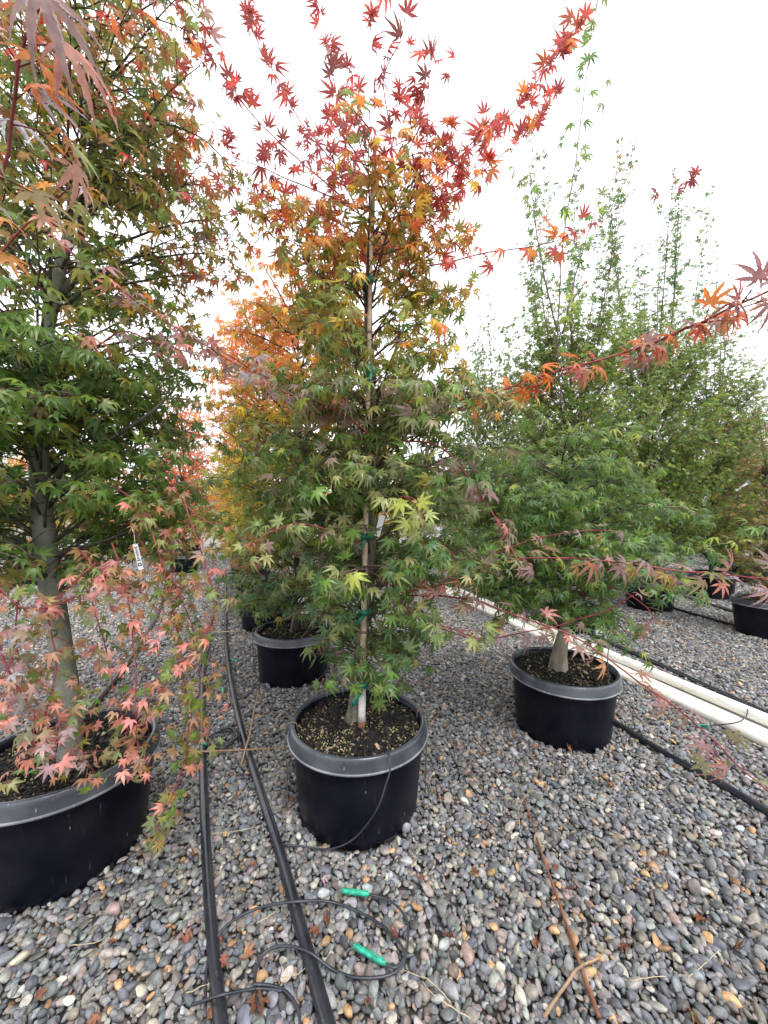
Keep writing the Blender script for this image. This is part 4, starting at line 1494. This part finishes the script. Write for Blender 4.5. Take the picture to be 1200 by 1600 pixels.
for py, ta, lb in ties:
    z = CAMH - (py - 800) / 600 * 1.555
    s = (z - sb[2]) / L[2]
    c = sb + L * s
    tk = axisC(z)
    mid = (c + tk) / 2
    dv = (tk - c) * np.array([1, 1, 0])
    ln = np.linalg.norm(dv)
    dv = dv / (ln + 1e-9)
    pv = np.array([-dv[1], dv[0], 0])
    e = empty('plant_tie', tuple(mid))
    tag(e, lb, 'tie')
    a_ = np.linspace(0, 2 * math.pi, 25)[:-1]
    hw, hd = .0275, ln / 2 + .028
    ring = np.array([dv * hd * math.cos(q) + pv * hw * math.sin(q) for q in a_])
    hh = .012 if py != 580 else .021
    V = np.vstack([ring + (0, 0, -hh), ring * 1.02, ring + (0, 0, hh)])
    F = []
    for i in range(24):
        j = (i + 1) % 24
        F += [(i, j, 24 + j, 24 + i), (24 + i, 24 + j, 48 + j, 48 + i)]
    o = obj('band', mesh('band', V, F, M['tie']), e)
    so = o.modifiers.new('thick', 'SOLIDIFY')
    so.thickness = .0012
    f0 = c - mid + np.array([0, -.016, 0])
    tdv = np.array([math.sin(ta) * .6, -.25, -1.0 if py > 500 else -.45])
    if py == 440: tdv = np.array([-.9, -.2, -.45])
    tdv /= np.linalg.norm(tdv)
    sidev = np.cross(tdv, (0, 1, 0)); sidev /= np.linalg.norm(sidev)
    tlen = .085 if py in (580, 1066) else .06
    V, F = [], []
    for i, q in enumerate(np.linspace(0, 1, 6)):
        cc = f0 + tdv * tlen * q + np.array([.004 * math.sin(q * 6), -.006 * math.sin(q * 3), 0])
        V += [cc - sidev * .0075, cc + sidev * .0075]
    for i in range(5): F.append((2 * i, 2 * i + 1, 2 * i + 3, 2 * i + 2))
    o = obj('tail', mesh('tail', V, F, M['tie']), e)
    so = o.modifiers.new('thick', 'SOLIDIFY')
    so.thickness = .001


# ================================================================== WHITE TAGS
def plant_tag(c, length, width, lean, yaw, label, marks=True):
    e = empty('plant_tag', tuple(c))
    e.rotation_euler = (RAD(8), lean, yaw)
    tag(e, label, 'tag')
    V, F = boxvf((0, 0, -length / 2), (width, .0012, length))
    obj('card', mesh('card', V, F, M['paper'], False), e)
    if marks:
        z = -.12 * length
        rr = random.Random(int(length * 1e4))
        pr = []
        while z > -.66 * length:
            h = rr.uniform(.012, .03) * length
            ww = rr.uniform(.3, .8) * width
            pr.append(boxvf((rr.uniform(-.05, .05) * width, -.0009, z), (ww, .0006, h)))
            z -= h * 2.1
        pr.append(boxvf((0, -.0009, -.80 * length), (width * .72, .0006, width * .72)))
        V, F = merge(pr)
        p = obj('print', mesh('print', V, F, M['ink'], False), e)
        V, F = boxvf((0, -.0016, -.80 * length), (width * .3, .0006, width * .3))
        obj('print_centre', mesh('print_centre', V, F, M['paper'], False), p)
    V, F = tube(np.array([(0, 0, .0), (0.004, 0, .03), (0, .004, .055)]), .0012, 5)
    obj('tie_string', mesh('tie_string', V, F, M['paper']), e)
    return e


plant_tag(pix(211, 850, 1.18), .082, .014, RAD(-9), .2, 'white printed strip tag hanging among the salmon leaves of the left maple')
plant_tag(pix(598, 805, 1.50), .085, .022, RAD(14), .3, 'white tag hanging beside the mid-height green tie', False)
plant_tag(pix(1104, 776, 4.6), .11, .035, RAD(14), -.2, 'small white tag on the trunk of the maple behind the thin hoses')
plant_tag(pix(1172, 752, 4.3), .16, .03, RAD(52), -.2, 'slanting white tag in the bronze-green foliage', False)
plant_tag(pix(936, 955, 2.6), .17, .055, RAD(-6), -.2, 'wide pale blue-white tag hanging behind the bushy green maple', False)

# ================================================================== HOSES AND PIPES
def hose(name, pts, r, label, cat, mat='hose', group=None, n=60, sides=10, sag=.003):
    P = catmull(pts, n)
    b = P[0].copy()
    b[2] = 0
    o = obj(name, mesh(name, *tube(P - b, r, sides), M[mat]), None, tuple(b))
    return tag(o, label, cat, group)


HZ = .036
def G(px, py, z=HZ): return gpix(px, py, z)
def ext(p, q, f): return p + (p - q) / np.linalg.norm(p - q) * f

h1 = [G(345, 1600), G(333, 1480), G(323, 1340), G(318, 1220), G(316, 1120), G(318, 1050), G(328, 985), G(338, 930), G(342, 893)]
h1 = [ext(h1[0], h1[1], .6)] + h1
hose('irrigation_hose', h1, .0165, 'straight black irrigation hose between the big left pot and the curving hose', 'hose')
h2 = [G(512, 1600), G(470, 1450), G(437, 1330), G(405, 1230), G(380, 1150), G(362, 1070), G(353, 1000), G(353, 945), G(352, 905), G(350, 885)]
h2 = [ext(h2[0], h2[1], .6)] + h2
hose('irrigation_hose', h2, .0175, 'curving black irrigation hose passing beside the staked maple pot', 'hose')
h3 = [G(110, 1140), G(160, 1085), G(200, 1035), G(232, 985), G(255, 940), G(270, 905)]
h3 = [ext(h3[0], h3[1], .5)] + h3
hose('irrigation_hose', h3, .020, 'black irrigation hose running behind the big left pot', 'hose')
h4 = [G(860, 1060), G(945, 1118), G(1040, 1178), G(1120, 1222), G(1200, 1268)]
h4 = h4 + [ext(h4[-1], h4[-2], .7)]
hose('irrigation_hose', h4, .0165, 'black irrigation hose leaving from under the bushy green maple pot', 'hose')
h5 = [G(860, 962), G(985, 1018), G(1060, 1052), G(1200, 1116)]
h5 = h5 + [ext(h5[-1], h5[-2], .9)]
hose('irrigation_hose', h5, .017, 'black irrigation hose lying along the far side of the white pipes', 'hose')
hose('irrigation_hose', [G(1020, 938), G(1053, 950), G(1167, 983), G(1230, 1003)], .017, 'thin hose nearer the white pipes of the two by the far right pots', 'hose')
hose('irrigation_hose', [G(1040, 922), G(1077, 934), G(1165, 961), G(1230, 982)], .017, 'thin hose further from the white pipes of the two by the far right pots', 'hose')
hose('irrigation_hose', [G(-30, 921), G(20, 912), G(60, 900), G(100, 890)], .02, 'black hose far behind the thick grey trunk', 'hose')

# white pipes: bundle of four lengths
a0, a1 = gpix(700, 921, .03), gpix(1200, 1142, .03)
dv = (a1 - a0) / np.linalg.norm(a1 - a0)
sv = np.array([dv[1], -dv[0], 0])
if sv[0] > 0: sv = -sv      # towards the camera side (left / near)
pr_ = .032
for k, (off, zz, f0, f1) in enumerate([(-.075, .036, 0, 1.2), (-.005, .037, -.25, 1.3), (.066, .036, .1, 1.15), (.137, .036, .25, 1.25), (.031, .096, .4, 1.2)]):
    p0, p1 = a0 + sv * off + dv * f0, a1 + sv * off + dv * f1
    p0[2] = p1[2] = zz
    Pp = np.array([p0 + (p1 - p0) * s for s in np.linspace(0, 1, 24)])
    Pp[:, :2] += (sv[:2] * (.008 * np.sin(np.linspace(0, 5 + k, 24) + k))[:, None])
    b = p0.copy(); b[2] = 0
    V, F = tube(Pp - b, pr_, 16, False)
    V2, F2 = tube(Pp - b, pr_ - .004, 16, False)
    ns = len(V)
    ringf = []
    for j in range(16):
        q = (j + 1) % 16
        ringf += [(j, ns + j, ns + q, q), (ns - 16 + j, ns - 16 + q, 2 * ns - 16 + q, 2 * ns - 16 + j)]
    V3, F3 = merge([(V, F), (V2, [tuple(reversed(f)) for f in F2])])
    o = obj('white_pipe', mesh('white_pipe', V3, F3 + ringf, M['pvc']), None, tuple(b))
    tag(o, ['long white plastic pipe on the far side of the bundle', 'long white plastic pipe second from the far side of the bundle', 'long white plastic pipe second from the near side of the bundle',
            'long white plastic pipe on the near side of the bundle', 'long white plastic pipe lying on top of the bundle'][k], 'pipe', 'white pipes lying in a bundle')

# thin drip tubes
def drip(pts, label, r=.0036, em=None, n=70, name='drip_tube'):
    P = catmull(pts, n)
    b = P[0].copy(); b[2] = 0
    e = empty(name, tuple(b))
    tag(e, label, 'tube')
    obj('tube', mesh('tube', *tube(P - b, r, 7), M['thin_hose']), e)
    for (p, q) in (em or []):
        p, q = np.asarray(p), np.asarray(q)
        d_ = q - p
        ln = np.linalg.norm(d_)
        R_ = [.001, .0062, .0075, .0075, .0065, .004]
        PP = np.array([p + d_ * s - b for s in (0, .03, .12, .8, .93, 1)])
        em_o = obj('emitter', mesh('emitter', *tube(PP, R_, 8), M['emitter']), e)
        PR = np.array([p + d_ * s - b + (0, 0, .0075) for s in (.12, .5, .8)])
        obj('emitter_ridge', mesh('emitter_ridge', *tube(PR, .0016, 5), M['emitter']), em_o)
    return e


gz = .037
drip([G(320, 1590, gz), G(325, 1500, gz), G(350, 1450, gz + .01), G(400, 1420, gz + .005), G(460, 1409, .064), G(520, 1410, gz), G(580, 1435, gz), G(622, 1470, gz), G(632, 1500, gz), G(610, 1523, gz), G(560, 1528, gz),
      G(520, 1515, gz), G(480, 1486, .062), G(440, 1478, gz + .01), G(410, 1492, gz), G(398, 1530, gz), G(404, 1580, gz)],
     'thin black drip tube looping across the curving hose on the front gravel', .0037)
drip([G(576, 1397, gz + .004), G(610, 1408, gz), G(633, 1432, gz), G(638, 1460, gz), G(634, 1490, gz), G(620, 1511, gz + .006), G(602, 1507, gz + .004)],
     'short drip tube with two green emitters on the gravel before the staked pot', .0034,
     [(G(533, 1391, gz + .004), G(577, 1397, gz + .006)), (G(552, 1477, gz + .004), G(603, 1506, gz + .006))])
drip([G(392, 1545, gz), G(400, 1538, gz + .004), G(440, 1545, gz), G(465, 1575, gz), G(470, 1620, gz)], 'short loose drip tube end beside the curving hose at the front', .0036)
drip([G(300, 1570, gz), G(345, 1555, .064), G(400, 1545, gz), G(440, 1548, gz)], 'short loose drip tube crossing the straight hose at the front', .0033)
# coil by the left hose
cc = G(349, 1158, .036)
coil = []
for i in range(110):
    a = i / 110 * 2 * math.pi * 4.3
    rr = .078 + .009 * math.sin(i * .7) - .00012 * i
    coil.append(cc + np.array([rr * 1.0 * math.cos(a), rr * 1.08 * math.sin(a), .004 + .00022 * i]))
drip(coil, 'coiled black drip tube with green emitter lying against the straight hose', .0034, [(G(313, 1160, .055), G(343, 1168, .035))], 240)
# tube rising over the front rim of the staked pot
q0 = pix(607, 1150, 1.44)
drip([pix(603, 1135, 1.47), pix(607, 1150, 1.40), np.array([.018, 1.317, .366]), np.array([.020, 1.290, .330]), pix(603, 1225, 1.292), pix(592, 1258, 1.29), pix(572, 1290, 1.30), pix(545, 1316, 1.325), pix(510, 1327, 1.33), G(470, 1322, .03),
      G(440, 1318, gz), G(425, 1302, .05)], 'thin black tube draped over the front rim of the staked maple pot', .0030, None, 80)
drip([pix(519, 1020, 2.56), pix(512, 1045, 2.53), pix(490, 1066, 2.535), pix(455, 1078, 2.53), pix(425, 1078, 2.55), G(405, 1070, .036), G(380, 1090, .036), G(368, 1075, .045)],
     'thin tube looping across the pot directly behind the staked maple', .0034, None, 60)
drip([G(1000, 1010, gz), G(985, 1000, .05), G(960, 985, .2), pix(950, 1050, 2.0), G(985, 1110, gz), G(1010, 1160, gz), G(1030, 1180, .04)], 'thin tube trailing down beside the bushy green maple pot', .003)
drip([G(1098, 1072, .09), G(1100, 1060, .12), G(1108, 1048, .07), G(1130, 1060, gz), G(1165, 1100, .11), G(1160, 1125, .12), G(1120, 1133, .07), G(1090, 1134, gz)],
     'thin tube with green emitter curling over the white pipes', .0030, [(G(1088, 1134, gz), G(1111, 1134, gz + .01))])
drip([G(372, 1010, gz), G(395, 1025, gz), G(408, 1045, gz), G(398, 1070, gz), G(380, 1068, gz), G(366, 1060, .04)], 'small loop of drip tube with green emitter beside the second pot', .0034,
     [(G(361, 1030, .03), G(371, 1034, .03))])
drip([G(318, 1068, .045), G(335, 1056, gz), G(350, 1066, gz), G(349, 1080, gz), G(330, 1075, gz), G(320, 1062, .04)], 'small tangle of drip tube on the straight hose', .0034, [(G(348, 1074, gz), G(349, 1086, gz))])

# wires hooked over the rim of the staked pot
def wire(ang, pot, label, drop=.0, spread=.035):
    px_, py_ = pot
    d_ = np.array([math.cos(ang), math.sin(ang), 0])
    c = np.array([px_, py_, 0])
    pts = [c + d_ * .245 + (0, 0, .335), c + d_ * .250 + (0, 0, .362), c + d_ * .270 + (0, 0, .366), c + d_ * .288 + (0, 0, .350), c + d_ * .292 + (0, 0, .29), c + d_ * (.285) + (0, 0, .15), c + d_ * (.272 + spread * .3) + (0, 0, .0)]
    o = obj('hook_wire', mesh('hook_wire', *tube(catmull(pts, 26) - c, .0030, 6), M['wire']), None, tuple(c))
    tag(o, label, 'wire')


wire(math.pi * 1.015 + .18, near_pots['centre'], 'thin wire hooked over the staked pot rim on its hose side')
wire(-.05 + .2, near_pots['centre'], 'thin wire hooked over the staked pot rim on the side away from the hoses')
wire(math.pi * 1.05, near_pots['second'], 'thin wire hooked over the rim of the second pot')

# ================================================================== LITTER
def stick(pts, r0, r1, label, mat, cat='stick', name='stick', n=24, group=None):
    P = catmull(pts, n)
    P[:, 2] += .013 + rng.normal(0, .0009, n)
    P[:, 0] += rng.normal(0, .0009, n)
    b = P[0].copy(); b[2] = 0
    o = obj(name, mesh(name, *tube(P - b, np.linspace(r0, r1, n), 6), M[mat]), None, tuple(b))
    return tag(o, label, cat, group)


stick([G(936, 1600, .022), G(905, 1510, .024), G(875, 1420, .022), G(850, 1350, .024), G(822, 1262, .022), G(812, 1236, .025)], .0058, .0022, 'long red-brown twig lying across the open gravel', 'twig_red')
stick([G(850, 1598, .022), G(885, 1545, .026), G(905, 1520, .03), G(938, 1503, .024)], .004, .0028, 'short grey-brown twig crossing the long red-brown twig', 'twig_tan')
stick([G(305, 1179, .05), G(380, 1176, .055), G(452, 1172, .04)], .0045, .0032, 'brown stick laid across the two black hoses', 'twig_tan')
stick([G(376, 1202, .022), G(388, 1160, .064), G(398, 1110, .035), G(404, 1082, .022)], .0050, .0035, 'tan stick crossing the curving hose', 'twig_tan')
stick([G(330, 990, .03), G(355, 989, .055), G(385, 988, .03)], .004, .003, 'pale stick across the hoses beside the third pot', 'straw')
MARKS = [('the straight black hose', (-.55, 1.25)), ('the curving black hose', (-.42, 1.3)), ('the foot of the staked maple pot', (-.1, 1.3)), ('the bushy green maple pot', (.98, 1.9)), ('the big left pot', (-1.0, 1.1)),
         ('the green drip emitters', (-.06, 1.1)), ('the long red-brown twig', (.52, 1.1)), ('the white pipes', (1.9, 2.3)), ('the open gravel', (.75, 1.2))]


def beside(p):
    return min(MARKS, key=lambda q: (p[0] - q[1][0]) ** 2 + (p[1] - q[1][1]) ** 2)[0]


for pts in ([(705, 1575), (670, 1540), (632, 1525)], [(985, 1540), (1020, 1535), (1040, 1533)], [(1075, 1535), (1100, 1515), (1124, 1492)], [(400, 1450), (425, 1435), (437, 1422)], [(735, 1600), (680, 1565), (660, 1540)],
            [(812, 1300), (812, 1265), (828, 1240)], [(960, 1215), (975, 1212), (985, 1205)], [(440, 1535), (465, 1530), (478, 1520)], [(330, 1308), (365, 1305), (400, 1298)], [(110, 1485), (150, 1480), (172, 1465)],
            [(985, 1180), (1010, 1190), (1040, 1195)], [(290, 1560), (320, 1548), (335, 1540)]):
    stick([G(x, y, .026) for x, y in pts], .0013, .0008, f'thin pale straw on the gravel near {beside(G(*pts[1]))}', 'straw', 'straw', 'straw', 14, 'pale straws on the gravel')
DRY = [(380, 1494, .040, (.36, .16, .08)), (355, 1503, .032, (.22, .085, .05)), (345, 1462, .03, (.24, .07, .05)), (293, 1474, .026, (.20, .06, .045)), (410, 1560, .045, (.12, .045, .02)), (330, 1590, .04, (.16, .07, .03)),
       (510, 1445, .035, (.14, .05, .02)), (490, 1450, .028, (.18, .06, .025)), (505, 1370, .024, (.30, .22, .25)), (620, 1465, .03, (.13, .035, .02)), (745, 1360, .026, (.13, .05, .02)), (980, 1475, .032, (.20, .05, .02)),
       (838, 1480, .02, (.18, .06, .02)), (1100, 1435, .034, (.15, .06, .02)), (1080, 1580, .03, (.16, .08, .02)), (870, 1360, .022, (.15, .04, .02)), (890, 1388, .022, (.15, .045, .025)), (957, 1225, .022, (.25, .08, .03)),
       (805, 1155, .03, (.20, .075, .035)), (840, 1168, .028, (.24, .11, .05)), (870, 1172, .026, (.26, .13, .06)), (892, 1174, .024, (.2, .09, .04)), (1165, 1095, .02, (.26, .08, .05)), (650, 1062, .03, (.40, .28, .24)),
       (792, 1130, .024, (.20, .05, .03)), (700, 1460, .026, (.12, .04, .02)), (250, 1520, .028, (.17, .09, .04)), (305, 1335, .03, (.15, .08, .04)), (180, 1470, .022, (.22, .10, .05)), (395, 1345, .022, (.17, .06, .03)),
       (735, 1212, .02, (.20, .06, .03)), (690, 1250, .018, (.16, .05, .03)), (1040, 1330, .022, (.17, .06, .03)), (1150, 1480, .026, (.15, .07, .03)), (60, 1560, .026, (.16, .07, .04)), (150, 1585, .03, (.2, .08, .04)),
       (940, 1290, .02, (.18, .06, .03)), (660, 1375, .02, (.16, .05, .03)), (570, 1560, .03, (.14, .05, .03)), (455, 1250, .02, (.16, .06, .03))]
drym = []
for (V, T, UV, pe) in (leaf_template(LB5w, -1.6, .9, -.3, seed=31, hub=.4), leaf_template([(a, l, w * 1.5) for a, l, w in LB5w], -.9, 1.1, .5, seed=32, hub=.45), leaf_template([(a, l, w * 1.3) for a, l, w in LB5], .9, .9, .4, seed=33, hub=.4)):
    drym.append(tri_mesh('dry_leaf', V, T, M['dry_leaf'], None, UV))
def hue(c):
    return 'pinkish' if c[2] > .15 else 'tan-orange' if c[0] > .28 else 'rusty red' if c[1] < .055 and c[0] > .16 else 'dark brown' if c[0] < .16 else 'brown'


for i, (px_, py_, s, c) in enumerate(DRY):
    p = G(px_, py_, .037)
    o = obj('fallen_leaf', drym[i % 3], None, tuple(p))
    s *= .85
    o.scale = (s, s, s * random.uniform(.6, 1.1))
    o.rotation_euler = (random.uniform(-.4, .4), random.uniform(-.4, .4), random.uniform(0, 6.28))
    o.color = (*c, 1)
    tag(o, f'{hue(c)} curled dry leaf fallen on the gravel near {beside(p)}', 'leaf', 'dry leaves fallen on the gravel')
# seedlings in the left pot
for i, (px_, py_) in enumerate([(33, 1203), (50, 1222), (28, 1240)]):
    p = pix(px_, py_, 1.25)
    p[2] = .345
    e = empty('seedling', tuple(p))
    tag(e, 'tiny bright green seedling in the soil of the big left pot', 'seedling', 'seedlings in the big left pot')
    for k in range(5):
        o = obj('leaf', LEAFMESH['broad'][k % 3], e)
        a = k * 1.26
        o.location = (.008 * math.cos(a), .008 * math.sin(a), .004 + .003 * k)
        o.scale = (.016,) * 3
        o.rotation_euler = (.2, .1, a)
        o.color = (.10, .30, .03, 1)
print('objects', len(bpy.data.objects), 'tris', sum(len(o.data.loop_triangles) if o.type == 'MESH' and not o.data.calc_loop_triangles() else 0 for o in sc.objects))
